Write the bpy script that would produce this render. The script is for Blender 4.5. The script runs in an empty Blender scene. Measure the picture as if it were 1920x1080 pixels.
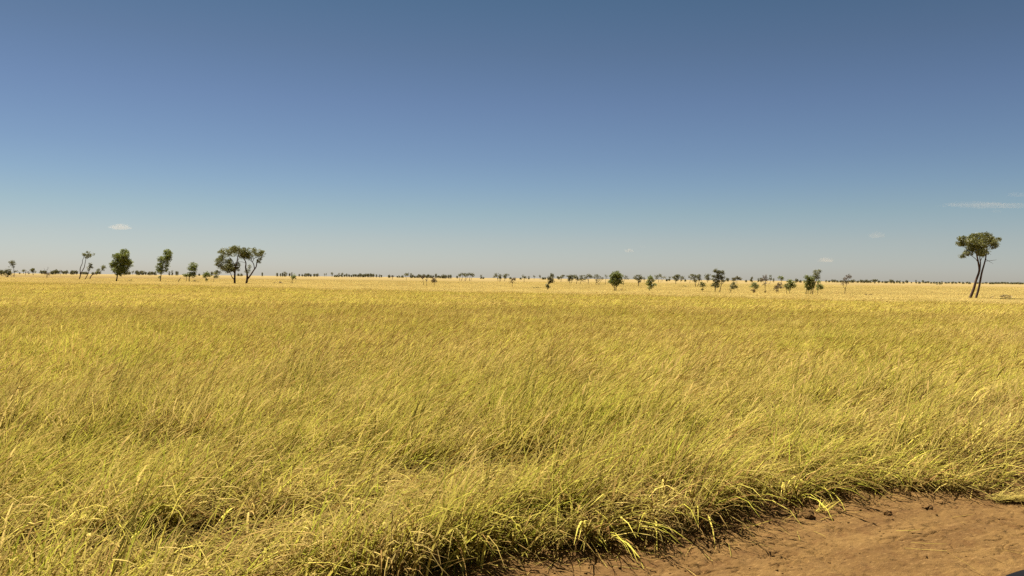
import bpy, math, random
import numpy as np
from mathutils import Vector

random.seed(7)
RNG = np.random.default_rng(11)
sc = bpy.context.scene
col = sc.collection

# ------------------------------------------------------------------ camera
FPX = 1500.0                      # focal length in photo pixels (1920 wide)
CAM_H = 1.9
PITCH = math.atan(18.5 / FPX)
ROLL = math.radians(0.567)
f = Vector((0, math.cos(PITCH), -math.sin(PITCH)))
r0 = Vector((1, 0, 0)); u0 = r0.cross(f)
r = r0 * math.cos(ROLL) + u0 * math.sin(ROLL)
u = u0 * math.cos(ROLL) - r0 * math.sin(ROLL)
cam_d = bpy.data.cameras.new('camera'); cam = bpy.data.objects.new('camera', cam_d); col.objects.link(cam)
cam_d.sensor_width = 36.0; cam_d.lens = 36.0 * FPX / 1920.0
cam_d.clip_start = 0.05; cam_d.clip_end = 80000
from mathutils import Matrix
M = Matrix(((r.x, u.x, -f.x, 0), (r.y, u.y, -f.y, 0), (r.z, u.z, -f.z, CAM_H), (0, 0, 0, 1)))
cam.matrix_world = M
sc.camera = cam

def ray(px, py):
    return (f + r * ((px - 960) / FPX) + u * ((540 - py) / FPX))
def horizon_y(px):
    return 540 + FPX * ((f.z + r.z * (px - 960) / FPX) / u.z) if False else 521.5 + 0.0099 * (px - 960)
def on_ground(px, py, z=0.0):
    d = ray(px, py); t = (z - CAM_H) / d.z
    return Vector((0, 0, CAM_H)) + d * t
def at_dist(px, dist):
    d = ray(px, horizon_y(px)); s = dist / d.y
    return Vector((d.x * s, d.y * s, 0))

# ------------------------------------------------------------------ noise (numpy)
def _h(ix, iy, s):
    n = (ix.astype(np.int64) * 374761393 + iy.astype(np.int64) * 668265263 + s * 974634777) & 0x7fffffff
    n = ((n ^ (n >> 13)) * 1274126177) & 0x7fffffff
    n = (n ^ (n >> 16)) & 0xffffff
    return n / float(0xffffff)
def vnoise(x, y, s=0):
    x = np.asarray(x, float); y = np.asarray(y, float)
    ix = np.floor(x); iy = np.floor(y); fx = x - ix; fy = y - iy
    fx = fx * fx * (3 - 2 * fx); fy = fy * fy * (3 - 2 * fy)
    a = _h(ix, iy, s); b = _h(ix + 1, iy, s); c = _h(ix, iy + 1, s); d = _h(ix + 1, iy + 1, s)
    return (a * (1 - fx) + b * fx) * (1 - fy) + (c * (1 - fx) + d * fx) * fy
def fbm(x, y, s=0, o=4):
    t = 0; a = 0.5; k = 1.0
    for i in range(o):
        t = t + a * vnoise(x * k + 17.3 * i, y * k - 9.1 * i, s + i); a *= 0.5; k *= 2.03
    return t / (1 - 0.5 ** o)
def voronoi_edge(x, y, s=0):
    ix = np.floor(x); iy = np.floor(y)
    f1 = np.full(x.shape, 9.0); f2 = np.full(x.shape, 9.0)
    for dx in (-1, 0, 1):
        for dy in (-1, 0, 1):
            cx = ix + dx + 0.15 + 0.7 * _h(ix + dx, iy + dy, s); cy = iy + dy + 0.15 + 0.7 * _h(ix + dx, iy + dy, s + 5)
            d = np.hypot(x - cx, y - cy)
            m = d < f1
            f2 = np.where(m, f1, np.minimum(f2, d)); f1 = np.where(m, d, f1)
    return f2 - f1

# ------------------------------------------------------------------ helpers
def tag(o, label=None, cat=None, group=None, kind=None):
    if label: o['label'] = label
    if cat: o['category'] = cat
    if group: o['group'] = group
    if kind: o['kind'] = kind
    return o
def mesh_np(name, verts, faces=None, quads=None, tris=None, mats=(), attrs=None, smooth=False):
    """verts (n,3); quads (m,4) and/or tris (k,3); attrs {name: (n,4)} point colours"""
    me = bpy.data.meshes.new(name)
    verts = np.asarray(verts, np.float32)
    me.vertices.add(len(verts)); me.vertices.foreach_set('co', verts.ravel())
    parts = []; starts = []; off = 0
    for q, k in ((quads, 4), (tris, 3)):
        if q is not None and len(q):
            q = np.asarray(q, np.int32); parts.append(q.ravel())
            starts.append(off + np.arange(len(q)) * k); off += q.size
    if parts:
        li = np.concatenate(parts); st = np.concatenate(starts).astype(np.int32)
        me.loops.add(len(li)); me.loops.foreach_set('vertex_index', li)
        me.polygons.add(len(st)); me.polygons.foreach_set('loop_start', st)
    for m in mats: me.materials.append(m)
    for k, v in (attrs or {}).items():
        a = me.attributes.new(k, 'FLOAT_COLOR', 'POINT'); a.data.foreach_set('color', np.asarray(v, np.float32).ravel())
    me.update(calc_edges=True); me.validate()
    if smooth: me.polygons.foreach_set('use_smooth', np.ones(len(me.polygons), bool))
    return me
def link(name, me, parent=None, loc=None):
    o = bpy.data.objects.new(name, me); col.objects.link(o)
    if parent: o.parent = parent
    if loc is not None: o.location = loc
    return o
def empty(name, loc):
    o = bpy.data.objects.new(name, None); col.objects.link(o); o.location = loc; o.empty_display_size = 0.3
    return o
class NT:
    def __init__(s, nt): s.nt = nt; nt.nodes.clear()
    def n(s, t, ins=None, **kw):
        nd = s.nt.nodes.new(t)
        for k, v in kw.items(): setattr(nd, k, v)
        for k, v in (ins or {}).items(): s.set(nd, k, v)
        return nd
    def set(s, nd, k, v):
        sk = nd.inputs[k]
        if isinstance(v, bpy.types.NodeSocket): s.nt.links.new(v, sk)
        else: sk.default_value = v
    def math(s, op, a, b=None, clamp=False):
        nd = s.n('ShaderNodeMath', operation=op, use_clamp=clamp); s.set(nd, 0, a)
        if b is not None: s.set(nd, 1, b)
        return nd.outputs[0]
    def mix(s, fac, a, b, blend='MIX'):
        nd = s.n('ShaderNodeMix', data_type='RGBA', blend_type=blend, clamp_factor=True)
        s.set(nd, 0, fac); s.set(nd, 6, a); s.set(nd, 7, b); return nd.outputs[2]
    def noise(s, vec, scale, detail=3.0, rough=0.55):
        nd = s.n('ShaderNodeTexNoise', {'Scale': scale, 'Detail': detail, 'Roughness': rough})
        if vec is not None: s.set(nd, 'Vector', vec)
        return nd.outputs[0]
    def ramp(s, fac, stops, interp='LINEAR'):
        nd = s.n('ShaderNodeValToRGB', {'Fac': fac}); cr = nd.color_ramp; cr.interpolation = interp
        while len(cr.elements) < len(stops): cr.elements.new(0.5)
        for e, (p, c) in zip(cr.elements, stops):
            e.position = p; e.color = (*c, 1) if len(c) == 3 else c
        return nd.outputs[0]
    def remap(s, v, a, b, c=0.0, d=1.0):
        nd = s.n('ShaderNodeMapRange', {0: v, 1: a, 2: b, 3: c, 4: d}); return nd.outputs[0]
def mat(name):
    m = bpy.data.materials.new(name); m.use_nodes = True; return m, NT(m.node_tree)
def C4(c): return (*c, 1.0)

# ------------------------------------------------------------------ light and sky
SUN_AZ = math.radians(-45)     # from straight ahead, negative = towards the left
SUN_EL = math.radians(63)
sd = bpy.data.lights.new('sun', 'SUN'); so = bpy.data.objects.new('sun', sd); col.objects.link(so)
sd.energy = 5.0; sd.angle = math.radians(0.5); sd.color = (1.0, 0.93, 0.80)
to_sun = Vector((math.sin(SUN_AZ) * math.cos(SUN_EL), math.cos(SUN_AZ) * math.cos(SUN_EL), math.sin(SUN_EL)))
so.rotation_euler = to_sun.to_track_quat('Z', 'Y').to_euler(); so.location = (0, 0, 30)
w = bpy.data.worlds.new('World'); sc.world = w; w.use_nodes = True
W = NT(w.node_tree)
sky = W.n('ShaderNodeTexSky', sky_type='NISHITA', sun_disc=False, sun_elevation=SUN_EL, sun_rotation=SUN_AZ,
          altitude=100.0, air_density=1.0, dust_density=0.3, ozone_density=1.6)
tc = W.n('ShaderNodeTexCoord'); sep = W.n('ShaderNodeSeparateXYZ', {0: tc.outputs['Generated']})
grade = W.ramp(sep.outputs[2], [(0.0, (0.350, 0.369, 0.446)), (0.0143, (0.348, 0.367, 0.446)), (0.0476, (0.345, 0.351, 0.391)), (0.0807, (0.315, 0.341, 0.365)), (0.1136, (0.288, 0.319, 0.360)),
                                (0.1461, (0.270, 0.294, 0.342)), (0.2096, (0.250, 0.264, 0.308)), (0.2705, (0.221, 0.238, 0.262)), (0.3273, (0.186, 0.224, 0.240)), (1.0, (0.25, 0.25, 0.25))])
skyc = W.mix(1.0, sky.outputs[0], grade, 'MULTIPLY')
bg = W.n('ShaderNodeBackground', {'Color': skyc, 'Strength': 0.066})
W.n('ShaderNodeOutputWorld', {'Surface': bg.outputs[0]})
sc.view_settings.view_transform = 'Standard'; sc.view_settings.look = 'None'
sc.view_settings.exposure = 1.6; sc.view_settings.gamma = 1.0
sc.render.engine = 'CYCLES'
sc.cycles.max_bounces = 8; sc.cycles.diffuse_bounces = 2; sc.cycles.glossy_bounces = 2; sc.cycles.transmission_bounces = 4
sc.cycles.volume_bounces = 4; sc.cycles.transparent_max_bounces = 6; sc.cycles.use_denoising = False
sc.cycles.caustics_reflective = False; sc.cycles.caustics_refractive = False

# ------------------------------------------------------------------ lie of the land
# far edge of the tall grass is a line; s = metres beyond it
NX, NY, NC = 0.549, 0.836, 75.0
def beyond(x, y): return NX * x + NY * y - NC
# track edge: u runs along it, n points from the grass to the track
EU = np.array((0.875, 0.484)); EN = np.array((0.484, -0.875)); E0 = np.array((0.0, 5.02))
def to_un(x, y): return (x - E0[0]) * EU[0] + (y - E0[1]) * EU[1], (x - E0[0]) * EN[0] + (y - E0[1]) * EN[1]
EDGE_UN = []
for _x, _y in ((600, 1165), (770, 1108), (910, 1060), (1090, 1010), (1300, 974), (1450, 944), (1530, 928), (1650, 918), (1780, 903), (1920, 872)):
    _p = on_ground(_x, _y); _u, _n = to_un(_p.x, _p.y); EDGE_UN.append((_u, _n))
def edge_wobble(uu):
    uu = np.asarray(uu, float); t = np.array(EDGE_UN)
    near = np.interp(uu, t[:, 0], t[:, 1], left=t[0, 1], right=t[-1, 1])
    k = np.clip((uu - t[-1, 0]) / 3, 0, 1) + np.clip((t[0, 0] - uu) / 3, 0, 1)
    return near * (1 - k) + 0.42 * (vnoise(uu * 1.5, uu * 0 + 8.1, 32) - 0.42) + 0.2 * (vnoise(uu * 4.1, uu * 0 + 2.1, 33) - 0.5) + k * 0.42 * (vnoise(uu * 0.55, uu * 0 + 3.7, 31) - 0.5)
def land_z(x, y):
    x = np.asarray(x, float); y = np.asarray(y, float)
    rr = np.hypot(x, y); t = np.clip((rr - 260) / 900, 0, 1); t = t * t * (3 - 2 * t)
    left = np.clip(-x / np.maximum(rr, 1) / 0.45, -1, 1)
    return t * (0.9 * left * np.exp(-((rr - 1300) / 900) ** 2) + 0.35 * (vnoise(x / 260, y / 260, 4) - 0.5))

# ------------------------------------------------------------------ materials
def grass_material(name, straw, green, brown, green_bias, patch, bright=1.0):
    m, T = mat(name)
    at = T.n('ShaderNodeAttribute', attribute_name='blade'); s = T.n('ShaderNodeSeparateColor', {0: at.outputs['Color']})
    oi = T.n('ShaderNodeObjectInfo'); geo = T.n('ShaderNodeNewGeometry')
    flat = T.n('ShaderNodeVectorMath', {0: geo.outputs['Position'], 1: (1, 1, 0)}, operation='MULTIPLY').outputs[0]
    n1 = T.noise(flat, 0.16, 3.0, 0.6); n2 = T.noise(flat, 1.3, 2.0)
    tone = T.math('ADD', s.outputs[0], T.math('MULTIPLY', T.math('SUBTRACT', n1, 0.5), patch))
    tone = T.math('ADD', tone, T.math('MULTIPLY', T.math('SUBTRACT', n2, 0.5), patch * 0.6))
    tone = T.math('ADD', tone, green_bias, clamp=True)
    c = T.ramp(tone, [(0.0, straw[0]), (0.35, straw[1]), (0.7, green[0]), (1.0, green[1])])
    c = T.mix(s.outputs[2], c, C4(brown))
    v = T.math('MULTIPLY', s.outputs[1], T.remap(oi.outputs['Random'], 0, 1, 0.85 * bright, 1.15 * bright))
    vv = T.n('ShaderNodeCombineXYZ', {0: v, 1: v, 2: v}).outputs[0]
    c = T.mix(1.0, c, vv, 'MULTIPLY')
    dif = T.n('ShaderNodeBsdfDiffuse', {'Color': c}); tr = T.n('ShaderNodeBsdfTranslucent', {'Color': c})
    mx = T.n('ShaderNodeMixShader', {0: 0.38, 1: dif.outputs[0], 2: tr.outputs[0]})
    T.n('ShaderNodeOutputMaterial', {'Surface': mx.outputs[0]})
    return m
M_grass = grass_material('tall grass blades', ((0.62, 0.476, 0.155), (0.61, 0.502, 0.115)), ((0.54, 0.50, 0.072), (0.385, 0.405, 0.045)), (0.30, 0.155, 0.058), 0.09, 1.5, 0.715)
M_plain = grass_material('cured plain grass', ((0.63, 0.475, 0.17), (0.63, 0.50, 0.165)), ((0.55, 0.47, 0.13), (0.40, 0.35, 0.08)), (0.30, 0.19, 0.08), -0.12, 0.6, 0.86)

def leaf_material(name, dark, light):
    m, T = mat(name)
    at = T.n('ShaderNodeAttribute', attribute_name='leaf'); s = T.n('ShaderNodeSeparateColor', {0: at.outputs['Color']})
    c = T.mix(s.outputs[0], C4(dark), C4(light))
    dif = T.n('ShaderNodeBsdfDiffuse', {'Color': c}); tr = T.n('ShaderNodeBsdfTranslucent', {'Color': c})
    mx = T.n('ShaderNodeMixShader', {0: 0.3, 1: dif.outputs[0], 2: tr.outputs[0]})
    gl = T.n('ShaderNodeBsdfGlossy', {'Color': (1, 1, 1, 1), 'Roughness': 0.5})
    mx2 = T.n('ShaderNodeMixShader', {0: 0.04, 1: mx.outputs[0], 2: gl.outputs[0]})
    T.n('ShaderNodeOutputMaterial', {'Surface': mx2.outputs[0]})
    return m
M_leaf = {'olive': leaf_material('olive leaves', (0.042, 0.044, 0.012), (0.205, 0.205, 0.045)),
          'green': leaf_material('green leaves', (0.0494, 0.0609, 0.0119), (0.2470, 0.2779, 0.0456)),
          'dark': leaf_material('dark leaves', (0.0401, 0.0409, 0.0117), (0.1642, 0.1568, 0.0367)),
          'pale': leaf_material('pale leaves', (0.0532, 0.0494, 0.0167), (0.1672, 0.1444, 0.0456)),
          'brown': leaf_material('dry leaves', (0.0532, 0.0342, 0.0167), (0.1520, 0.1026, 0.0456))}
m, T = mat('bark'); M_bark = m
geo = T.n('ShaderNodeNewGeometry'); n = T.noise(geo.outputs['Position'], 3.0, 4.0)
c = T.mix(n, (0.026, 0.013, 0.008, 1), (0.095, 0.048, 0.028, 1))
b = T.n('ShaderNodeBsdfPrincipled', {'Base Color': c, 'Roughness': 0.9}); T.n('ShaderNodeOutputMaterial', {'Surface': b.outputs[0]})
m, T = mat('pale bark'); M_pale = m
geo = T.n('ShaderNodeNewGeometry'); n = T.noise(geo.outputs['Position'], 3.0, 4.0)
c = T.mix(n, (0.0960, 0.0640, 0.0400, 1), (0.2400, 0.1760, 0.1200, 1))
b = T.n('ShaderNodeBsdfPrincipled', {'Base Color': c, 'Roughness': 0.9}); T.n('ShaderNodeOutputMaterial', {'Surface': b.outputs[0]})

# ground: dark soil under the tall grass, cured grass on the plain
m, T = mat('plain ground'); M_ground = m
geo = T.n('ShaderNodeNewGeometry'); P = geo.outputs['Position']
dot = T.n('ShaderNodeVectorMath', {0: P, 1: (NX, NY, 0)}, operation='DOT_PRODUCT').outputs['Value']
s0 = T.math('SUBTRACT', dot, NC)
big = T.noise(P, 0.006, 3.0); mid = T.noise(P, 0.035, 4.0, 0.65); fine = T.noise(P, 0.8, 4.0, 0.7)
sw = T.math('ADD', s0, T.math('MULTIPLY', T.math('SUBTRACT', mid, 0.5), 60.0))
band = T.ramp(T.remap(sw, 0, 700), [(0.0, (0.2614, 0.1975, 0.0677)), (0.06, (0.2614, 0.1975, 0.0677)), (0.09, (0.1764, 0.1247, 0.0370)), (0.17, (0.1960, 0.1386, 0.0428)),
                                    (0.24, (0.1405, 0.0949, 0.0285)), (0.34, (0.1699, 0.1192, 0.0356)), (0.5, (0.2058, 0.1490, 0.0485)), (1.0, (0.2352, 0.1733, 0.0677))])
band = T.mix(T.math('MULTIPLY', T.remap(big, 0.35, 0.7), 0.35), band, (0.1254, 0.0825, 0.0238, 1))
band = T.mix(T.math('MULTIPLY', T.remap(fine, 0.4, 0.75), 0.35), band, (0.1122, 0.0693, 0.0198, 1))
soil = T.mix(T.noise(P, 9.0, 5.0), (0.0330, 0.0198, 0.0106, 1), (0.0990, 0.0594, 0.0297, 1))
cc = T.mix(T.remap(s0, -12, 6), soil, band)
bm = T.n('ShaderNodeBump', {'Strength': 0.5, 'Distance': 0.25, 'Height': fine})
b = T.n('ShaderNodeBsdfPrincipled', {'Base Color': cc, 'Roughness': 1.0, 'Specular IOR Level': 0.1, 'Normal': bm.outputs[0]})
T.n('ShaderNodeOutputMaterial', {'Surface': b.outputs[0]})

# track: dry brown clay
m, T = mat('dry clay'); M_dirt = m
geo = T.n('ShaderNodeNewGeometry'); P = geo.outputs['Position']
mp = T.n('ShaderNodeMapping', {'Vector': P, 'Rotation': (0, 0, -0.505), 'Scale': (0.35, 1.6, 1)}, vector_type='TEXTURE').outputs[0]
mp = T.n('ShaderNodeVectorRotate', {'Vector': P, 'Angle': -0.505}, rotation_type='Z_AXIS').outputs[0]
mp = T.n('ShaderNodeVectorMath', {0: mp, 1: (0.35, 1.5, 1)}, operation='MULTIPLY').outputs[0]
a1 = T.noise(mp, 1.6, 4.0, 0.6); a2 = T.noise(P, 14.0, 5.0, 0.7); a3 = T.noise(mp, 9.0, 4.0, 0.65); a4 = T.noise(P, 90.0, 3.0, 0.7)
c = T.mix(T.remap(a1, 0.3, 0.7), (0.074, 0.036, 0.0092, 1), (0.150, 0.086, 0.0250, 1))
c = T.mix(T.math('MULTIPLY', T.remap(a3, 0.55, 0.72), 0.45), c, (0.1920, 0.1120, 0.0397, 1))
c = T.mix(T.math('MULTIPLY', T.remap(a2, 0.52, 0.75), 0.3), c, (0.0544, 0.0243, 0.0083, 1))
a5 = T.noise(mp, 42.0, 3.0, 0.75); a6 = T.noise(P, 5.0, 4.0, 0.65)
c = T.mix(T.math('MULTIPLY', T.remap(a6, 0.52, 0.70), 0.55), c, (0.070, 0.030, 0.0075, 1))
c = T.mix(T.math('MULTIPLY', T.remap(a5, 0.57, 0.68), 0.60), c, (0.040, 0.016, 0.005, 1))
c = T.mix(T.math('MULTIPLY', T.remap(a5, 0.43, 0.32), 0.45), c, (0.26, 0.155, 0.055, 1))
hgt = T.math('ADD', T.math('MULTIPLY', a2, 1.0), T.math('MULTIPLY', a4, 0.5))
bm = T.n('ShaderNodeBump', {'Strength': 0.8, 'Distance': 0.02, 'Height': hgt})
b = T.n('ShaderNodeBsdfPrincipled', {'Base Color': c, 'Roughness': 0.95, 'Specular IOR Level': 0.15, 'Normal': bm.outputs[0]})
T.n('ShaderNodeOutputMaterial', {'Surface': b.outputs[0]})

# ------------------------------------------------------------------ ground sheet
def build_ground():
    rad = np.concatenate([[0.01], np.linspace(3, 240, 50), np.geomspace(260, 30000, 110)])
    na = 180; an = np.linspace(0, 2 * math.pi, na, endpoint=False)
    R, A = np.meshgrid(rad, an, indexing='ij'); x = R * np.cos(A); y = R * np.sin(A)
    z = land_z(x, y) - 0.03
    v = np.stack([x, y, z], -1).reshape(-1, 3)
    i, j = np.meshgrid(np.arange(len(rad) - 1), np.arange(na), indexing='ij'); j2 = (j + 1) % na
    q = np.stack([i * na + j, (i + 1) * na + j, (i + 1) * na + j2, i * na + j2], -1).reshape(-1, 4)
    o = link('ground', mesh_np('ground', v, quads=q, mats=[M_ground], smooth=True)); tag(o, kind='structure')
build_ground()

def track_height(uu, nn):
    """height of the clay; nn > 0 on the track"""
    w_ = edge_wobble(uu)
    x = uu; y = nn
    z = 0.035 * (fbm(x * 1.1, y * 1.6, 51) - 0.5) + 0.022 * (fbm(x * 5, y * 6, 52) - 0.5)
    z = z + 0.016 * (fbm(x * 20, y * 24, 53, 3) - 0.5)
    wx = x + 0.16 * (fbm(x * 6, y * 6, 54, 3) - 0.5); wy = y + 0.16 * (fbm(x * 6, y * 6, 55, 3) - 0.5)
    z = z + 0.009 * np.maximum(0, fbm(x * 11, y * 15, 61, 4) - 0.54) / 0.2
    e = voronoi_edge(wx * 4.5, wy * 9.5, 56); act = np.clip((vnoise(x * 1.7, y * 2.3, 57) - 0.48) * 4, 0, 1)
    act = act * np.clip((vnoise(x * 6, y * 6, 62) - 0.40) * 4, 0, 1)
    z = z - 0.030 * np.clip(1 - e / 0.16, 0, 1) * act
    e2 = voronoi_edge(wx * 15, wy * 19, 58); act2 = np.clip((vnoise(x * 2.9, y * 3.3, 59) - 0.45) * 3, 0, 1)
    z = z - 0.020 * np.clip(1 - e2 / 0.26, 0, 1) * act2 * np.clip((vnoise(x * 9, y * 9, 63) - 0.4) * 4, 0, 1)
    # rough broken lip beside the grass, and a shallow wheel rut
    lip = np.exp(-((nn - w_ - 0.25) / 0.35) ** 2)
    z = z + lip * 0.06 * (fbm(x * 7, y * 7, 60) - 0.42)
    z = z - 0.03 * np.exp(-((nn - 1.9) / 0.5) ** 2)
    return z + 0.02
def build_track():
    def sheet(u0_, u1_, nu, n0_, n1_, nn_, fine):
        uu, nn = np.meshgrid(np.linspace(u0_, u1_, nu), np.linspace(n0_, n1_, nn_), indexing='ij')
        z = track_height(uu, nn) if fine else 0.01 + 0.03 * (fbm(uu * 1.1, nn * 1.6, 51) - 0.5)
        x = E0[0] + uu * EU[0] + nn * EN[0]; y = E0[1] + uu * EU[1] + nn * EN[1]
        v = np.stack([x, y, z], -1).reshape(-1, 3)
        i, j = np.meshgrid(np.arange(nu - 1), np.arange(nn_ - 1), indexing='ij')
        q = np.stack([i * nn_ + j, i * nn_ + j + 1, (i + 1) * nn_ + j + 1, (i + 1) * nn_ + j], -1).reshape(-1, 4)
        return v, q
    vs, qs, off = [], [], 0
    for a in ((-1.6, 8.0, 900, -0.55, 2.7, 340, True), (-1.6, 8.0, 60, 2.7, 7.5, 40, False), (8.0, 60, 160, -0.55, 7.5, 40, False), (-60, -1.6, 160, -0.55, 7.5, 40, False)):
        v, q = sheet(*a); vs.append(v); qs.append(q + off); off += len(v)
    o = link('road', mesh_np('road', np.concatenate(vs), quads=np.concatenate(qs), mats=[M_dirt], smooth=True)); tag(o, kind='structure')
build_track()

# ------------------------------------------------------------------ grass
def ribbons(base, length, width, az, lean, bend, face, tone, val, kind, nseg=5, tipw=0.08, sag=0.0):
    """arching blades; every argument but nseg is an array of n (base is n,3). lean: angle from the vertical at the foot, bend: added by the tip"""
    n = len(length); t = np.linspace(0, 1, nseg + 1)
    pos = np.zeros((n, nseg + 1, 3)); pos[:, 0] = base
    ca, sa = np.cos(az), np.sin(az)
    for k in range(nseg):
        th = lean + bend * ((k + 0.5) / nseg) ** 1.4
        seg = length / nseg
        pos[:, k + 1, 0] = pos[:, k, 0] + seg * np.sin(th) * ca
        pos[:, k + 1, 1] = pos[:, k, 1] + seg * np.sin(th) * sa
        pos[:, k + 1, 2] = pos[:, k, 2] + seg * np.cos(th)
    pos[..., 2] = np.maximum(pos[..., 2], 0.01 + 0.02 * RNG.random((n, 1)))
    prof = np.where(t < 0.35, 0.75 + 0.25 * t / 0.35, 1 - (1 - tipw) * ((t - 0.35) / 0.65) ** 1.3)
    fa = az + face
    side = np.stack([-np.sin(fa), np.cos(fa), np.zeros(n)], -1)
    hw = 0.5 * width[:, None] * prof[None, :]
    L = pos + side[:, None, :] * hw[..., None]; Rr = pos - side[:, None, :] * hw[..., None]
    v = np.stack([L, Rr], 2).reshape(n, -1, 3)
    m_ = 2 * (nseg + 1)
    k = np.arange(nseg)
    q = np.stack([2 * k, 2 * k + 1, 2 * k + 3, 2 * k + 2], -1)
    Q = (np.arange(n)[:, None, None] * m_ + q[None]).reshape(-1, 4)
    c = np.stack([tone, val, kind, np.ones(n)], -1)[:, None, :].repeat(m_, 1)
    return v.reshape(-1, 3), Q, c.reshape(-1, 4)
def join_parts(parts):
    vs, qs, cs, off = [], [], [], 0
    for v, q, c in parts:
        vs.append(v); qs.append(q + off); cs.append(c); off += len(v)
    return np.concatenate(vs), np.concatenate(qs), np.concatenate(cs)
U = lambda a, b, n: RNG.uniform(a, b, n)
N = lambda m_, s_, n: RNG.normal(m_, s_, n)
WIND = math.radians(-8)
def patch(rad, nb, wid, hgt, nseed, vb=1.0, tb=0.0, upright=0.0, litter=0, clumps=6, droop=0.0, spread=0.62, nseg=5, wf=1.0):
    """a patch of grass about rad wide: leaves in clumps, seed stems, litter on the soil"""
    parts = []
    cx = rad * np.sqrt(RNG.random(clumps)); ca = U(0, 2 * math.pi, clumps)
    cc_ = np.stack([cx * np.cos(ca), cx * np.sin(ca)], -1); ctone = U(-0.22, 0.22, clumps); cval = U(0.82, 1.2, clumps); ch = U(0.45, 1.15, clumps)
    w_ = RNG.integers(0, clumps, nb)
    b = np.zeros((nb, 3)); sg = rad * 0.32
    b[:, :2] = cc_[w_] + RNG.normal(0, sg, (nb, 2))
    windy = RNG.random(nb) < (0.84 - 0.45 * droop)
    az = np.where(windy, N(WIND, spread, nb), U(0, 2 * math.pi, nb) if not droop else N(-0.9, 1.1, nb))
    lean = np.abs(N(0.40, 0.22, nb)) * (1 - 0.5 * upright); bend = np.abs(N(0.85, 0.45, nb)) * (1 - 0.35 * upright) + droop * U(0.2, 1.1, nb)
    lean = np.maximum(lean, 0.20); bend = np.maximum(bend, 0.48)
    ln = hgt * ch[w_] * U(0.55, 1.2, nb)
    dead = RNG.random(nb) < (0.5 if droop else 0.24)
    tone = np.clip(0.42 + tb + ctone[w_] + N(0, 0.2, nb), 0, 1) * np.where(dead, 0.2, 1)
    val = vb * cval[w_] * U(0.5, 1.3, nb)
    kind = np.where(dead, U(0.25, 0.95, nb) if droop else U(0.2, 0.75, nb), U(0, 0.12, nb))
    parts.append(ribbons(b, ln, wid * U(0.5, 1.25, nb) * np.clip(1.25 - 0.75 * ln * np.cos(lean + 0.5 * bend) / hgt, 0.4, 1.0), az, lean, bend, np.clip(N(0, 0.6, nb), -1.1, 1.1), tone, val, kind, nseg))
    if nseed:
        n_ = nseed; b = np.zeros((n_, 3)); b[:, :2] = cc_[RNG.integers(0, clumps, n_)] + RNG.normal(0, sg, (n_, 2))
        az = N(WIND, 0.4, n_); lean = np.abs(N(0.28, 0.14, n_)); ln = hgt * U(0.85, 1.12, n_); bd = U(0.4, 0.95, n_)
        st = ribbons(b, ln, wid * 0.45 * np.ones(n_), az, lean, bd, N(0, 1, n_), U(0, 0.35, n_), U(0.8, 1.1, n_), U(0, 0.3, n_), nseg, 0.5)
        parts.append(st)
        tip = st[0].reshape(n_, -1, 3)[:, -2:].mean(1)
        th = lean + bd
        for fc in (0.0, 1.57):
            parts.append(ribbons(tip, U(0.10, 0.2, n_) * wf, wid * U(0.5, 0.9, n_), az, th, np.full(n_, 0.5), np.full(n_, fc), U(0, .3, n_), U(0.9, 1.2, n_), U(0.1, 0.75, n_), 3, 0.2))
    if litter:
        n_ = litter; b = np.zeros((n_, 3)); b[:, :2] = RNG.normal(0, rad * 0.6, (n_, 2)); b[:, 2] = U(0.0, 0.14, n_)
        parts.append(ribbons(b, U(0.1, 0.4, n_), wid * U(0.4, 0.8, n_), U(0, 6.28, n_), U(1.0, 1.75, n_), U(-0.3, 0.5, n_), N(0, 1, n_), U(0, 0.3, n_), U(0.3, 0.8, n_) if droop else U(0.5, 1.0, n_), U(0.5, 1.0, n_) if droop else U(0.1, 0.9, n_), 3, 0.5))
    return join_parts(parts)
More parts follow.
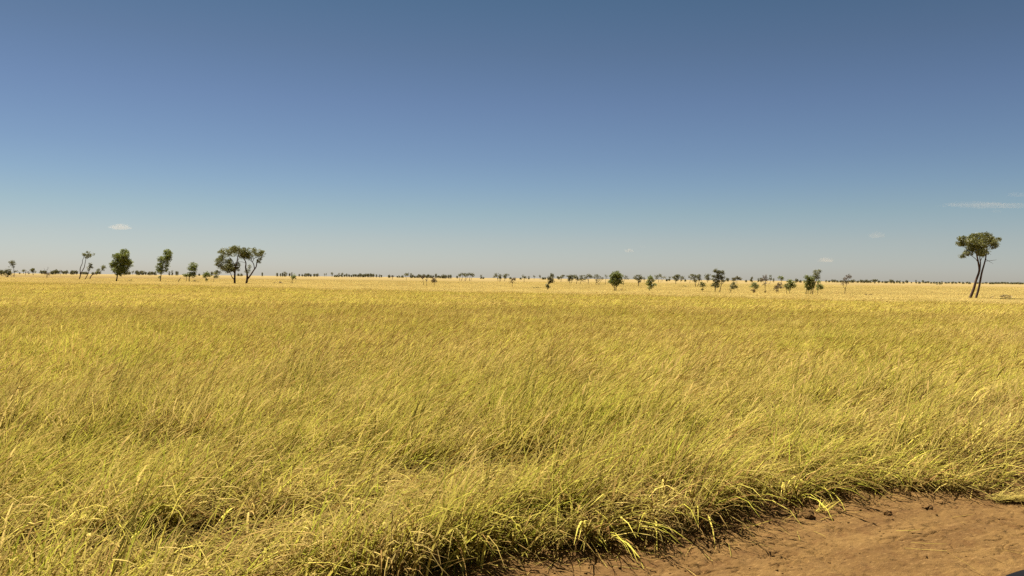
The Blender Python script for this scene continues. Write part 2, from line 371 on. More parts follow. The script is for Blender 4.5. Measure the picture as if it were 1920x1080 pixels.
def scatter_object(name, protos, pts, material):
    """ONE object: its mesh holds the patch shapes and the points; geometry nodes set a patch on each point.
    pts: list of (x, y, z, rz, scale, zscale, proto)"""
    vs, qs, cs, vid, off = [], [], [], [], 0
    for k, (v, q, c) in enumerate(protos):
        vs.append(v); qs.append(q + off); cs.append(c); vid.append(np.full(len(v), k)); off += len(v)
    pts = np.asarray(pts, float); n_ = len(pts)
    v = np.concatenate(vs + [pts[:, :3]]); c = np.concatenate(cs + [np.ones((n_, 4))])
    me = mesh_np(name, v, quads=np.concatenate(qs), mats=[material], attrs={'blade': c})
    nproto = off
    def fa(nm, typ, key, arr):
        a = me.attributes.new(nm, typ, 'POINT'); a.data.foreach_set(key, arr)
    fa('proto', 'INT', 'value', np.concatenate(vid + [np.full(n_, -1)]).astype(np.int32))
    fa('pick', 'INT', 'value', np.concatenate([np.full(nproto, -1), pts[:, 6]]).astype(np.int32))
    rot = np.zeros((nproto + n_, 3), np.float32); rot[nproto:, 2] = pts[:, 3]; fa('rot', 'FLOAT_VECTOR', 'vector', rot.ravel())
    scl = np.ones((nproto + n_, 3), np.float32); scl[nproto:, 0] = pts[:, 4]; scl[nproto:, 1] = pts[:, 4]; scl[nproto:, 2] = pts[:, 5]
    fa('scl', 'FLOAT_VECTOR', 'vector', scl.ravel())
    o = link(name, me)
    ng = bpy.data.node_groups.new(name + ' nodes', 'GeometryNodeTree')
    ng.interface.new_socket('Geometry', in_out='INPUT', socket_type='NodeSocketGeometry'); ng.interface.new_socket('Geometry', in_out='OUTPUT', socket_type='NodeSocketGeometry')
    G = NT(ng); gi = G.n('NodeGroupInput'); go = G.n('NodeGroupOutput'); jn = G.n('GeometryNodeJoinGeometry')
    def attr(nm, typ): return G.n('GeometryNodeInputNamedAttribute', {'Name': nm}, data_type=typ).outputs[0]
    apro = attr('proto', 'INT'); apick = attr('pick', 'INT'); arot = attr('rot', 'FLOAT_VECTOR'); ascl = attr('scl', 'FLOAT_VECTOR')
    def eq(a, k):
        c_ = G.n('FunctionNodeCompare', data_type='INT', operation='EQUAL'); G.nt.links.new(a, c_.inputs[2]); c_.inputs[3].default_value = k
        return c_.outputs[0]
    sp = G.n('GeometryNodeSeparateGeometry', domain='POINT'); G.nt.links.new(gi.outputs[0], sp.inputs[0]); G.nt.links.new(eq(apro, -1), sp.inputs[1])
    mp_ = G.n('GeometryNodeMeshToPoints'); G.nt.links.new(sp.outputs[0], mp_.inputs[0])
    e2r = G.n('FunctionNodeEulerToRotation'); G.nt.links.new(arot, e2r.inputs[0])
    for k in range(len(protos)):
        sk = G.n('GeometryNodeSeparateGeometry', domain='POINT'); G.nt.links.new(gi.outputs[0], sk.inputs[0]); G.nt.links.new(eq(apro, k), sk.inputs[1])
        ip = G.n('GeometryNodeInstanceOnPoints'); G.nt.links.new(mp_.outputs[0], ip.inputs['Points']); G.nt.links.new(eq(apick, k), ip.inputs['Selection'])
        G.nt.links.new(sk.outputs[0], ip.inputs['Instance']); G.nt.links.new(e2r.outputs[0], ip.inputs['Rotation']); G.nt.links.new(ascl, ip.inputs['Scale'])
        G.nt.links.new(ip.outputs[0], jn.inputs[0])
    G.nt.links.new(jn.outputs[0], go.inputs[0])
    md = o.modifiers.new('scatter', 'NODES'); md.node_group = ng
    return o
def jitter_points(x0, x1, y0, y1, step):
    gx, gy = np.meshgrid(np.arange(x0, x1, step), np.arange(y0, y1, step)); gx = gx.ravel(); gy = gy.ravel()
    return gx + RNG.uniform(-.5, .5, gx.size) * step, gy + RNG.uniform(-.5, .5, gx.size) * step
def in_view(x, y, half=0.80, side=2.5): return (np.abs(x) < half * np.maximum(y, 0) + side)

near_p = [patch(0.24, 36, 0.0185, 0.70, 1 if k % 2 else 3, tb=0.04, upright=(k % 3) * 0.25, litter=14, clumps=4) for k in range(9)]
edge_p = [patch(0.14, 52, 0.0160, 0.80, 1, tb=-0.16, litter=40, clumps=2, droop=1.0, spread=1.2) for k in range(6)]
mid_p = [patch(0.55, 150, 0.023, 0.50, 9, vb=1.08, tb=0.03, upright=(k % 3) * 0.2, litter=10, clumps=7, nseg=4, wf=1.2) for k in range(8)]
far_p = [patch(1.2, 420, 0.034, 0.33, 9, vb=1.30, tb=-0.06, upright=0.2, clumps=12, nseg=3, wf=1.6) for k in range(7)]
def spikes():
    n_ = 3; b = np.zeros((n_, 3)); b[:, :2] = RNG.normal(0, 0.12, (n_, 2)); az = N(WIND, 0.3, n_); lean = np.abs(N(0.35, 0.12, n_)); bd = U(0.3, 0.7, n_)
    st = ribbons(b, U(0.5, 0.68, n_), np.full(n_, 0.006), az, lean, bd, N(0, 1, n_), U(0, 0.4, n_), U(0.7, 1, n_), U(0.2, 0.5, n_), 5, 0.7)
    tip = st[0].reshape(n_, -1, 3)[:, -2:].mean(1); parts = [st]; ln = U(0.12, 0.22, n_)
    for fc in (0.0, 1.57): parts.append(ribbons(tip, ln, np.full(n_, 0.010), az, lean + bd, np.full(n_, 0.35), np.full(n_, fc), U(0, .2, n_), U(0.7, 1.0, n_), U(0.5, 0.9, n_), 4, 0.25))
    return join_parts(parts)
spike_p = [spikes() for k in range(5)]
def make_grass():
    protos = near_p + edge_p + mid_p + far_p + spike_p
    i_edge = len(near_p); i_mid = i_edge + len(edge_p); i_far = i_mid + len(mid_p)
    pts = []
    def add(x, y, lo, hi, rz_s, smin, smax, tall):
        s_ = RNG.uniform(smin, smax, x.size)
        rz = RNG.normal(0, rz_s * 0.5, x.size) + 1.5 * (fbm(x / 1.5, y / 1.5, 74, 2) - 0.5) + 0.9 * (fbm(x / 9, y / 9, 76, 2) - 0.5)
        tus = np.clip((fbm(x / 0.85, y / 0.85, 72, 2) - 0.30) / 0.40, 0, 1)
        hz = (0.42 + 0.42 * fbm(x / 3.1, y / 3.1, 71, 3) + 0.55 * tus) * tall * RNG.uniform(0.85, 1.15, x.size)
        for a in zip(x, y, np.zeros(x.size), rz, s_, hz, RNG.integers(lo, hi, x.size)): pts.append(a)
    # near
    x, y = jitter_points(-12, 13, 1.5, 15, 0.155)
    uu, nn = to_un(x, y); k = (nn < edge_wobble(uu) - 0.26) & (np.hypot(x, y) < 14) & in_view(x, y)
    gap = fbm(x / 0.55, y / 0.55, 73, 2); k &= (gap > np.where(nn > edge_wobble(uu) - 2.6, 0.44, 0.335)) & ((nn < edge_wobble(uu) - 1.9) | (RNG.random(x.size) < 0.5))
    add(x[k], y[k], 0, i_edge, 0.45, 0.85, 1.2, 1.0)
    kk = k & (nn > edge_wobble(uu) - 2.3) & (RNG.random(x.size) < 0.6)
    add(x[kk], y[kk], i_edge, i_mid, 0.9, 0.8, 1.2, 0.85)
    gp = (nn < edge_wobble(uu) - 0.2) & (np.hypot(x, y) < 14) & in_view(x, y) & (gap <= 0.46) & (RNG.random(x.size) < 0.45)
    add(x[gp], y[gp], i_edge, i_mid, 1.5, 0.7, 1.0, 0.42)
    i_sp = i_far + len(far_p)
    xs, ys = jitter_points(-26, 28, 13, 40, 1.8); us, ns = to_un(xs, ys); ks = (ns < edge_wobble(us) - 0.7) & in_view(xs, ys) & (fbm(xs / 4, ys / 4, 78, 2) > 0.42)
    add(xs[ks], ys[ks], i_sp, i_sp + len(spike_p), 0.4, 0.9, 1.15, 1.0)
    # tussocks along the track
    uu = np.arange(-5, 26, 0.11); uu = uu + RNG.uniform(-.05, .05, uu.size)
    nn = edge_wobble(uu) + 0.08 - np.abs(RNG.normal(0.18, 0.16, uu.size))
    k = vnoise(uu * 1.9, uu * 0, 75) > 0.42; uu, nn = uu[k], nn[k]
    x = E0[0] + uu * EU[0] + nn * EN[0]; y = E0[1] + uu * EU[1] + nn * EN[1]
    add(x, y, i_edge, i_mid, 0.9, 0.75, 1.15, 0.85)
    # middle
    x, y = jitter_points(-40, 42, 8, 44, 0.40)
    rr = np.hypot(x, y); uu, nn = to_un(x, y)
    k = (rr > 13.2) & (rr < 42) & in_view(x, y) & (nn < edge_wobble(uu) - 0.4)
    add(x[k], y[k], i_mid, i_far, 0.35, 0.85, 1.25, 1.0)
    # far, up to the edge of the field
    x, y = jitter_points(-130, 80, 20, 180, 0.95)
    rr = np.hypot(x, y); s_ = beyond(x, y) - 16 * (fbm(x / 14, y / 14, 77, 3) - 0.5); uu, nn = to_un(x, y)
    k = (rr > 40) & (s_ < 0) & in_view(x, y, 0.76, 4) & (nn < -1)
    add(x[k], y[k], i_far, i_far + len(far_p), 0.3, 0.85, 1.25, 1.0)
    o = scatter_object('grass', protos, pts, M_grass); tag(o, kind='stuff'); print('grass points', len(pts))
make_grass()
def make_plain_grass():
    protos = [patch(1.8, 620, 0.035, 0.19, 10, vb=0.9, upright=0.3, clumps=16, nseg=3, wf=1.6) for k in range(5)]
    x, y = jitter_points(-330, 260, 40, 420, 3.0); s_ = beyond(x, y)
    k = (s_ > -1) & in_view(x, y, 0.74, 5) & (np.hypot(x, y) < 420)
    keep = RNG.random(x.size) < np.clip(1.15 - s_ / 260, 0.25, 1); k &= keep
    x, y = x[k], y[k]; n_ = x.size
    hz = 0.55 + 0.75 * fbm(x / 25, y / 25, 79, 3)
    pts = np.stack([x, y, land_z(x, y) - 0.03, RNG.normal(0, 0.4, n_), RNG.uniform(0.8, 1.4, n_), hz * RNG.uniform(0.8, 1.2, n_), RNG.integers(0, 5, n_)], -1)
    o = scatter_object('dry_grass', protos, pts, M_plain); tag(o, kind='stuff'); print('plain points', n_)
make_plain_grass()

# ------------------------------------------------------------------ trees
def tube(points, radii, sides=6):
    p = np.asarray(points, float); n_ = len(p); vs = []
    for i in range(n_):
        t = p[min(i + 1, n_ - 1)] - p[max(i - 1, 0)]; t = t / (np.linalg.norm(t) + 1e-9)
        a = np.cross(t, (0, 1, 0)); a = a / (np.linalg.norm(a) + 1e-9); b_ = np.cross(t, a)
        an = np.arange(sides) * 2 * math.pi / sides
        vs.append(p[i] + radii[i] * (np.cos(an)[:, None] * a + np.sin(an)[:, None] * b_))
    v = np.concatenate(vs); q = []
    for i in range(n_ - 1):
        for j in range(sides): q.append((i * sides + j, i * sides + (j + 1) % sides, (i + 1) * sides + (j + 1) % sides, (i + 1) * sides + j))
    q.append(tuple((n_ - 1) * sides + j for j in (0, 1, 2, 3))); 
    return v, np.asarray(q)
def smooth_line(pts, k=4):
    p = np.asarray(pts, float)
    if len(p) < 3: return p
    out = []
    for i in range(len(p) - 1):
        p0, p1, p2, p3 = p[max(i - 1, 0)], p[i], p[i + 1], p[min(i + 2, len(p) - 1)]
        for t in np.linspace(0, 1, k, endpoint=False):
            out.append(0.5 * (2 * p1 + (p2 - p0) * t + (2 * p0 - 5 * p1 + 4 * p2 - p3) * t * t + (3 * p1 - p0 - 3 * p2 + p3) * t ** 3))
    out.append(p[-1]); return np.asarray(out)
def leaves(blobs, px, leaf, dens, rng):
    """blobs in metres (x, y, z, rx, rz, density): clumps of small leaf faces spread through each"""
    P_, Cc = [], []
    for (x, y, z, rx, rz, dn) in blobs:
        area = rx * rz / (px * px); k = max(3, int(area * 0.8))
        d_ = rng.normal(size=(k, 3)); d_ /= np.linalg.norm(d_, axis=1)[:, None]; d_ *= (rng.random((k, 1)) ** 0.45)
        cen = np.array((x, y, z)) + d_ * np.array((rx, rx * 0.9, rz)) * 0.9
        n_ = max(12, int(area * 11.5 * dens * dn)); w_ = rng.integers(0, k, n_)
        P_.append(cen[w_] + np.clip(rng.normal(0, 1.0, (n_, 3)), -1.5, 1.5) * np.array((1.5, 1.5, 1.0)) * px * min(1.0, 0.3 + 0.22 * rx / px))
        cv = rng.random(k); Cc.append(np.clip(0.65 * cv[w_] + 0.45 * rng.random(n_), 0, 1))
    p = np.concatenate(P_); c = np.concatenate(Cc); n_ = len(p)
    a = rng.normal(size=(n_, 3)); a[:, 2] -= 0.4; a /= np.linalg.norm(a, axis=1)[:, None]
    b_ = np.cross(a, rng.normal(size=(n_, 3))); b_ /= np.linalg.norm(b_, axis=1)[:, None]
    L = (leaf * rng.uniform(0.6, 1.4, n_))[:, None]; Wd = L * 0.42
    v = np.stack([p - a * L, p + b_ * Wd, p + a * L, p - b_ * Wd], 1).reshape(-1, 3)
    v[:, 2] = np.maximum(v[:, 2], 0.02)
    q = np.arange(n_ * 4).reshape(-1, 4)
    cc_ = np.stack([c, c, c, np.ones(n_)], -1).repeat(4, 0)
    return v, q, cc_
def merge(parts):
    vs, qs, off = [], [], 0
    for v, q in parts: vs.append(v); qs.append(q + off); off += len(v)
    return np.concatenate(vs), np.concatenate(qs)
tree_seed = [100]
def tree(label, xb, yb, blobs, stems=None, colour='olive', bark=None, tw=1.6, dens=1.0, twigs=0, dist=None, name='tree', cat='tree', group=None, leaf=0.95):
    """xb, yb: foot of the trunk; blobs (cx, cy, rx, ry[, density]) and stems [(x, y), ...] are read off the photo in its pixels and become metres
    at the tree's own distance; the crown is as deep as it is wide"""
    tree_seed[0] += 1; rng = np.random.default_rng(tree_seed[0])
    foot = on_ground(xb, yb) if dist is None else at_dist(xb, dist)
    d_ = foot.y; px = d_ / FPX
    foot.z = float(land_z(foot.x, foot.y)) - 0.03
    root = empty(name, foot); tag(root, label, cat, group)
    B = []; 
    x0 = min(b[0] - b[2] for b in blobs) if blobs else xb; x1 = max(b[0] + b[2] for b in blobs) if blobs else xb
    wpx = max(x1 - x0, 4)
    for b in blobs:
        dy = rng.uniform(-0.32, 0.32) * max(wpx - 2 * b[2], 0) + rng.uniform(-.1, .1) * b[2]
        B.append(((b[0] - xb) * px, dy * px, (yb - b[1]) * px, b[2] * px * 1.1, b[3] * px * 1.1, b[4] if len(b) > 4 else 1.0))
    trunks = []                                  # [(centre line points, [tubes])]
    def limb(pts, w0, w1):
        p = smooth_line(pts); rad = np.linspace(w0, w1, len(p)) * px * 0.5
        best = None
        for tr in trunks:
            dd = np.linalg.norm(tr[0] - p[0], axis=1); k = int(dd.argmin())
            if best is None or dd[k] < best[0]: best = (dd[k], tr, k)
        if best is None or (p[0][2] < 0.0 and best[0] > 1.2 * px): trunks.append([p, [tube(p, rad)]]); return
        if best[0] > 0: p = np.concatenate([best[1][0][best[2]][None], p]); rad = np.concatenate([rad[:1], rad])
        best[1][1].append(tube(p, rad)); best[1][0] = np.concatenate([best[1][0], p])
    if stems is None:
        stems = []
        low = max(b[1] + b[3] * 0.3 for b in blobs); mx_ = sum(b[0] * b[2] for b in blobs) / sum(b[2] for b in blobs)
        fk = (xb + (mx_ - xb) * 0.35, yb - (yb - low) * 0.72)
        stems.append([(xb, yb), ((xb + fk[0]) / 2 + rng.uniform(-.4, .4), (yb + fk[1]) / 2), fk])
        auto_from = np.array(((fk[0] - xb) * px, 0, (yb - fk[1]) * px))
    else: auto_from = None
    for si, st in enumerate(stems):
        w0 = st[0][2] if len(st[0]) > 2 else tw; w1 = st[-1][2] if len(st[-1]) > 2 else w0 * 0.45
        ph = rng.uniform(0, 6.28); ln = len(st)
        pts = [((s[0] - xb) * px, (0.0 if i == 0 and si == 0 else 1.0) * wpx * 0.06 * math.sin(ph + 1.3 * i) * px * (i / max(ln - 1, 1)), (yb - s[1]) * px) for i, s in enumerate(st)]
        if len(st[0]) > 2 or si == 0 or True: pass
        if abs(st[0][1] - yb) < 2.2: pts[0] = (pts[0][0], pts[0][1], -0.1)
        limb(pts, w0, w1)
    if auto_from is not None:
        for b in B:
            tip = np.array((b[0], b[1], b[2] + b[4] * 0.2)); md = (auto_from + tip) / 2 + np.array((rng.uniform(-.5, .5), rng.uniform(-.5, .5), -0.3)) * px * 2
            limb([auto_from, md, tip], tw * 0.7, tw * 0.25)
    for _ in range(twigs):
        b = B[rng.integers(0, len(B))] if B else None
        if b is None: break
        d2 = rng.normal(size=3); d2 /= np.linalg.norm(d2); d2[2] = abs(d2[2])
        s_ = np.array(b[:3]) - np.array((0, 0, b[4] * 0.5)); e_ = np.array(b[:3]) + d2 * np.array((b[3], b[3], b[4])) * 1.15
        limb([s_, (s_ + e_) / 2 + rng.normal(0, 0.1, 3) * b[3], e_], 0.55, 0.25)
    for _, tb in trunks:
        v, q = merge(tb)
        link('trunk', mesh_np('trunk', v, quads=q, mats=[bark or M_bark], smooth=True), root)
    if B:
        v, q, c_ = leaves(B, px, leaf * px, dens, rng)
        link('crown', mesh_np('crown', v, quads=q, mats=[M_leaf[colour]], attrs={'leaf': c_}), root)
    return root

# --- the large trees
tree('tall twin-trunked tree standing alone with a broad flat-topped crown', 1818, 559,
     [(1812, 455, 11, 8), (1828, 447, 13, 9), (1843, 444, 13, 9), (1858, 449, 13, 8), (1868, 448, 10, 5), (1809, 447, 8, 6), (1822, 461, 12, 8, .8), (1845, 460, 13, 8, .75),
      (1858, 460, 8, 7, .8), (1806, 480, 7, 4, .9), (1813, 474, 9, 5, .9), (1832, 473, 12, 8, .8), (1846, 475, 8, 7, .7), (1876, 447, 4, 3), (1849, 439, 6, 4), (1834, 453, 27, 11, .38), (1838, 466, 22, 9, .34), (1818, 452, 14, 10, .5), (1820, 468, 10, 6, .6), (1830, 441, 10, 5, .8), (1864, 455, 8, 6, .6)],
     [[(1818, 559, 6), (1825, 541), (1829, 525), (1836, 508), (1835, 492), (1829, 474), (1825, 460, 2.0)],
      [(1829, 558, 5), (1835, 540), (1839, 512), (1843, 495), (1848, 480), (1850, 462), (1851, 450, 1.0)],
      [(1836, 508, 3), (1838, 492), (1836, 478), (1840, 460, 1.1)], [(1834, 495, 1.6), (1830, 486), (1818, 478), (1808, 478, .6)], [(1838, 487, 1.3), (1845, 475), (1858, 458, .6)],
      [(1846, 489, .9), (1855, 488), (1863, 487), (1870, 486, .35)], [(1848, 486, .8), (1856, 490), (1860, 494, .3)]], 'olive', tw=4, leaf=1.15, dens=1.05)
tree('big spreading tree with one straight trunk and a wide lopsided crown', 440, 531.7,
     [(415, 492, 9, 10, .7), (411, 482, 7, 6, .8), (414, 473, 7, 5), (424, 474, 6, 6), (432, 467, 8, 6), (445, 468, 10, 8), (456, 472, 9, 9), (449, 478, 8, 7, .7), (425, 499, 8, 7), (436, 501, 9, 8),
      (414, 503, 8, 5, .9), (430, 491, 6, 6, .8), (442, 496, 5, 7, .9), (412, 511, 6, 4), (429, 508, 9, 4, .9), (446, 503, 3, 5, .7), (403, 488, 3, 4, .6), (433, 472, 24, 9, .3), (418, 486, 12, 12, .3), (428, 500, 20, 9, .3), (450, 472, 12, 9, .5)],
     [[(440, 531.7, 4), (440, 510, 3.4), (441.5, 500), (445, 490), (446.5, 480), (449, 468, 1)], [(438.5, 524, 1.8), (434, 518), (432, 511), (428, 505, .7)], [(440, 512, 2.2), (435, 507), (424, 503), (414, 502, .7)],
      [(441, 505, 1.2), (437, 490), (431, 482), (428, 474, .6)], [(446, 488, .9), (453, 476), (456, 470, .5)], [(440, 510, 1), (430, 498), (418, 492, .4)]], 'olive', tw=3.6, leaf=1.05, dens=.95)
tree('big forked tree with two crooked stems beside the wide lopsided tree', 461.7, 531.7,
     [(458, 475, 7, 7), (463, 480, 6, 6), (474, 470, 5, 6, .8), (470, 482, 6, 5, .8), (488, 476, 7, 6), (491, 471, 4, 4), (481, 477, 4, 5, .6), (487, 489, 5, 3.5, .8), (490, 485, 4, 3, .7), (464, 500, 3.5, 5, .6), (468, 509, 4, 3.5, .55), (459, 508, 2.5, 4, .8), (468, 474, 14, 10, .35), (487, 474, 8, 7, .5), (464, 477, 9, 9, .5)],
     [[(461.7, 531.7, 4.4), (463.5, 522, 3.8), (463, 512), (460, 502), (460.5, 492), (457, 483), (456, 475, 1)], [(464, 523, 3.2), (470, 515), (476, 506), (480, 500), (481, 492), (482, 487), (487, 480), (491, 474, .7)],
      [(477, 504, 1.8), (475, 494), (471, 489), (468, 487, .6)], [(473, 491, 1.3), (477, 484), (484, 480), (488, 476, .5)], [(481, 493, 1), (486, 490), (491, 485, .4)], [(460, 493, .9), (452, 490.5), (446, 492.5, .4)], [(471, 489, 1), (472, 480), (473, 470, .5)]], 'olive', tw=3.8, leaf=1.0, dens=.95)
tree('dense leafy egg-shaped tree with foliage almost down to the grass', 218, 527.5,
     [(229, 474, 9, 9), (235, 480, 10, 10), (222, 482, 9, 9), (226, 494, 13, 10), (238, 494, 9, 10), (217, 496, 6, 8), (221, 506, 10, 8), (234, 506, 9, 7), (245, 491, 4.5, 4), (210, 506, 4.5, 4, .8), (224, 513, 8, 4), (228, 483, 10, 9)],
     [[(218, 527.5, 2.6), (219.5, 518), (222, 505), (226, 490), (230, 475, .8)], [(219, 516, 1.2), (212, 508, .5)], [(221, 508, 1.4), (234, 498, .6)]], 'green', leaf=1.1, dens=1.15)
tree('tree with two stacked leafy lobes on a thin stem by the dense egg-shaped tree', 300.3, 528,
     [(313, 475, 8, 8), (319, 483, 6, 8), (310, 486, 7, 8), (299, 488, 5.5, 7), (301, 499, 7, 8), (312, 498, 6, 7, .8), (303, 509, 6, 5), (320, 475, 4, 5), (296, 505, 4, 6, .6), (311, 507, 4, 4, .7), (297, 519, 2, 3, .5)],
     [[(300.3, 528, 1.9), (301.5, 518), (303, 508), (306, 495), (312, 478, .6)], [(303, 508, .9), (300, 496), (299, 486, .4)]], 'green', leaf=1.05)
tree('small two-lobed leafy tree right of a leaning dead stick', 354.5, 528,
     [(361, 499, 8, 8), (365, 506, 6, 9), (354, 515, 8, 5.5), (348, 516, 4, 4), (363, 515, 6, 5), (356, 503, 5, 5)], [[(354.5, 528, 1.8), (355, 518), (358, 508), (361, 498, .6)], [(349, 526.5, .9), (350, 519), (352, 513, .4)]], 'green')
tree('little round-headed tree on a short stem next to the wide lopsided tree', 386.4, 529,
     [(387, 513, 6, 4.5), (391, 516, 5, 4), (383, 516, 4, 4), (386.5, 524, 3, 1.2, 1.2)], None, 'green', tw=1.1)
tree('slim sapling under the outer branches of the wide lopsided tree', 400.5, 529, [(405, 518, 4.5, 4), (404, 513, 3, 3, .8)], [[(400.5, 529, .8), (401, 523), (404, 516, .5)]], 'olive', tw=.8)
tree('crooked tree of two snaking bare stems under a small flat crown', 148.3, 523.5,
     [(156, 477, 3.5, 2.6), (161, 478.5, 5, 3.5), (168, 478, 5, 3.5), (166, 472.5, 4.5, 1.6), (163, 483, 3, 2.6), (172, 476, 2, 2.2, .7)],
     [[(148.3, 523.5, 2), (151, 515), (150, 506), (151, 500), (154, 494), (155.5, 487), (158, 481, .7)], [(150, 517, 1.8), (154, 508), (158, 501), (160, 492), (161, 484), (162, 477, .7)]], 'olive', leaf=.9)
tree('stunted tree leaning to one side beside the crooked snaking stems', 159, 524,
     [(169, 496, 2.5, 3), (168, 501, 4, 4), (172, 501, 2, 3), (168, 507, 2.5, 3, .7)], [[(159, 524, 1.8), (163, 517), (166, 511), (168, 503, .7)], [(162, 519, 1), (165, 515, .5)]], 'dark', leaf=.9)
tree('low tree whose stem bends nearly flat towards the dense egg-shaped tree', 168, 523.5,
     [(186, 506.5, 4, 3), (183, 510, 4, 2.5), (194, 500, 4.5, 3.5), (192, 504, 3, 3), (188, 511, 4, 2)], [[(168, 523.5, 1.9), (171, 517), (176, 514), (184, 512), (189, 508), (193, 502, .6)]], 'olive', leaf=.9)
tree('rounded tree at the very left end of the field', 4, 517.5, [(1, 510, 5, 5), (6, 511, 3.5, 4)], None, 'dark')
tree('multi-stemmed bushy tree beside the lollipop-shaped tree', 14, 519.8, [(12, 509, 4, 4.5), (18, 508, 4, 4.5), (15, 513, 6, 3.5)], [[(14, 519.8, 1.8), (13, 514), (11, 509, .5)], [(14.5, 519.8, 1.4), (17, 513), (19, 508, .5)], [(13, 519.5, 1.0), (9, 516), (6, 513, .4)]], 'dark')
tree('lollipop-shaped tree with a small open crown on a thin stem', 26, 519.8, [(20, 492, 3.5, 3), (25.5, 491.5, 4, 3), (22, 495.5, 3.5, 2.5), (29, 494.5, 1.8, 2, .7), (24, 500, 3, 1.6, .8), (18.5, 501, 2, 1, .7), (28.5, 509, 3.2, 2)],
     [[(26, 519.8, 1.2), (26.5, 512), (26, 504), (24, 499), (23, 493, .5)], [(26, 502, .6), (26, 495, .4)], [(20, 519, .6), (24, 517), (30, 515, .3)]], 'dark', leaf=.85)
tree('small dark tree with a notched crown on a short trunk left of the dead sapling', 62.5, 516.3, [(58, 508, 3.5, 2.2), (61, 506, 3.5, 2.5), (65, 506, 2, 2.2), (62, 510, 3.5, 1.8)], None, 'dark', tw=1.5)
tree('small dark tree beside a pale thin sapling', 44, 514.5, [(43.5, 507.5, 2.6, 2.8)], None, 'dark', tw=1)
tree('pale bare sapling between two small dark trees', 47.6, 516.8, [(48, 510, 2, 2, .35), (52, 511, 3, 1, .8)], [[(47.6, 516.8, .8), (47.5, 512), (46, 507, .3)], [(47.5, 512, .5), (49, 508, .25)]], 'brown', M_pale)
tree('dead sapling with bare twigs above a brown clump', 88.3, 521.3, [(88, 513, 3.8, 2.6, 1.0), (92, 514, 2, 2, .7)],
     [[(87.3, 521.3, .9), (88, 515), (88, 506), (90, 500, .25)], [(89, 521.3, .8), (88, 516, .5)], [(88, 513, .5), (84.5, 507), (82, 502, .2)], [(89, 514, .5), (93, 511), (95, 507, .2)], [(88, 507, .3), (91, 503), (91, 501, .2)]], 'brown', name='dead_sapling')
tree('thin bare sapling before the domed skyline trees', 113.5, 517.2, [(113.5, 508.5, 1.5, 2, .6)], [[(113.5, 517.2, .7), (114, 512), (113.5, 507, .3)]], 'brown', name='sapling')
tree('small round tree alone on the open plain past the forked tree', 547.5, 531, [(550.5, 517, 4, 4), (552.5, 519, 3.2, 3.5), (548, 521, 2.5, 3.2)], [[(547.5, 531, .9), (548, 525), (550.5, 518, .5)], [(550, 531.5, .6), (547.8, 528, .3)]], 'green', leaf=.9)
tree('tiny reddish-brown sapling alone in front of the skyline', 735.6, 524, [(736, 519, 2.6, 2, 1.1)], None, 'brown', tw=1.0, name='sapling')
tree('spindly bare sapling with a faint crown in the middle distance', 761.5, 526.5, [(762, 513.5, 4.5, 2, .7)], [[(761.5, 526.5, .6), (762, 520), (761, 513, .3)]], 'olive', M_bark, name='sapling')
tree('brown half-dead sapling, broader of a group of three', 794, 535.5, [(792, 519.5, 4.8, 3, .9)], [[(794, 535.5, .9), (793.7, 528), (792, 519, .3)]], 'brown', name='sapling')
tree('thinnest bare stem of the group of three brown saplings', 800.2, 536.3, [(800, 525, 1.5, 3, .4)], [[(800.2, 536.3, .8), (800, 529), (800.4, 522, .3)]], 'brown', name='sapling')
tree('brown round-headed sapling of the group of three, with the fullest crown', 813.5, 537.5, [(814, 524, 4.6, 3.5, .8), (816, 527, 3.5, 3, .7), (812, 527, 3, 3, .6)], [[(813.5, 537.5, 1), (814, 531), (815, 522, .3)]], 'brown', name='sapling')
G1 = None
tree('leaning tree with an uneven open crown, first in a pair past the brown saplings', 865, 526, [(863, 515, 4, 3), (868, 513.5, 3.2, 2.8), (872, 516, 3, 3)], [[(865, 526, 1), (867, 520), (867, 513, .4)], [(862, 525.5, .8), (862, 519), (863, 514, .3)], [(871, 526, .8), (873, 520), (873, 516, .3)]], 'dark', leaf=.9)
tree('wide dark tree on two stems, second in a pair past the brown saplings', 880, 526.7, [(877, 515, 4, 3), (883, 513.5, 4, 3), (886.5, 516, 2.8, 3)], [[(880, 526.7, 1), (881, 520), (883, 513, .4)], [(872, 526.5, .8), (876, 520), (878, 514, .3)], [(882.5, 526, .6), (885, 520), (886, 516, .3)]], 'dark', leaf=.9)
tree('open-crowned tree leaning outward in a clump of three', 934, 526.5, [(930, 516, 4, 3.5), (927, 519, 2.2, 2, .8)], [[(934, 526.5, .9), (932.5, 521), (930, 515, .4)]], 'dark', leaf=.9)
tree('round dark middle tree in a clump of three', 937.5, 527.5, [(937.5, 517, 4, 3), (937, 521, 3, 2.6)], None, 'dark', leaf=.9)
tree('spreading thin-topped tree in a clump of three', 945.5, 527, [(947, 517, 4, 3.2), (950, 514.5, 3.5, 2, .8), (954, 515, 2.2, 1.2, .7), (948, 521, 3, 2.2, .7)], [[(945.5, 527, .9), (947.5, 521), (950, 515, .4)]], 'dark', leaf=.9)
tree('brownish half-bare sapling standing before the open plain', 960.6, 537.5, [(962, 524, 4, 3.2, .8), (964, 522, 2.8, 2, .8), (959, 528, 3.5, 3, .4)], [[(960.6, 537.5, .8), (960.5, 531), (962, 523, .3)], [(960.6, 531, .5), (964, 526, .25)]], 'brown', name='sapling')
tree('small umbrella-topped tree on a thin stem behind the half-bare sapling', 982.4, 529, [(982.5, 518, 4.2, 2.2), (983, 521, 3.5, 2, .9)], None, 'dark', tw=1, leaf=.9)
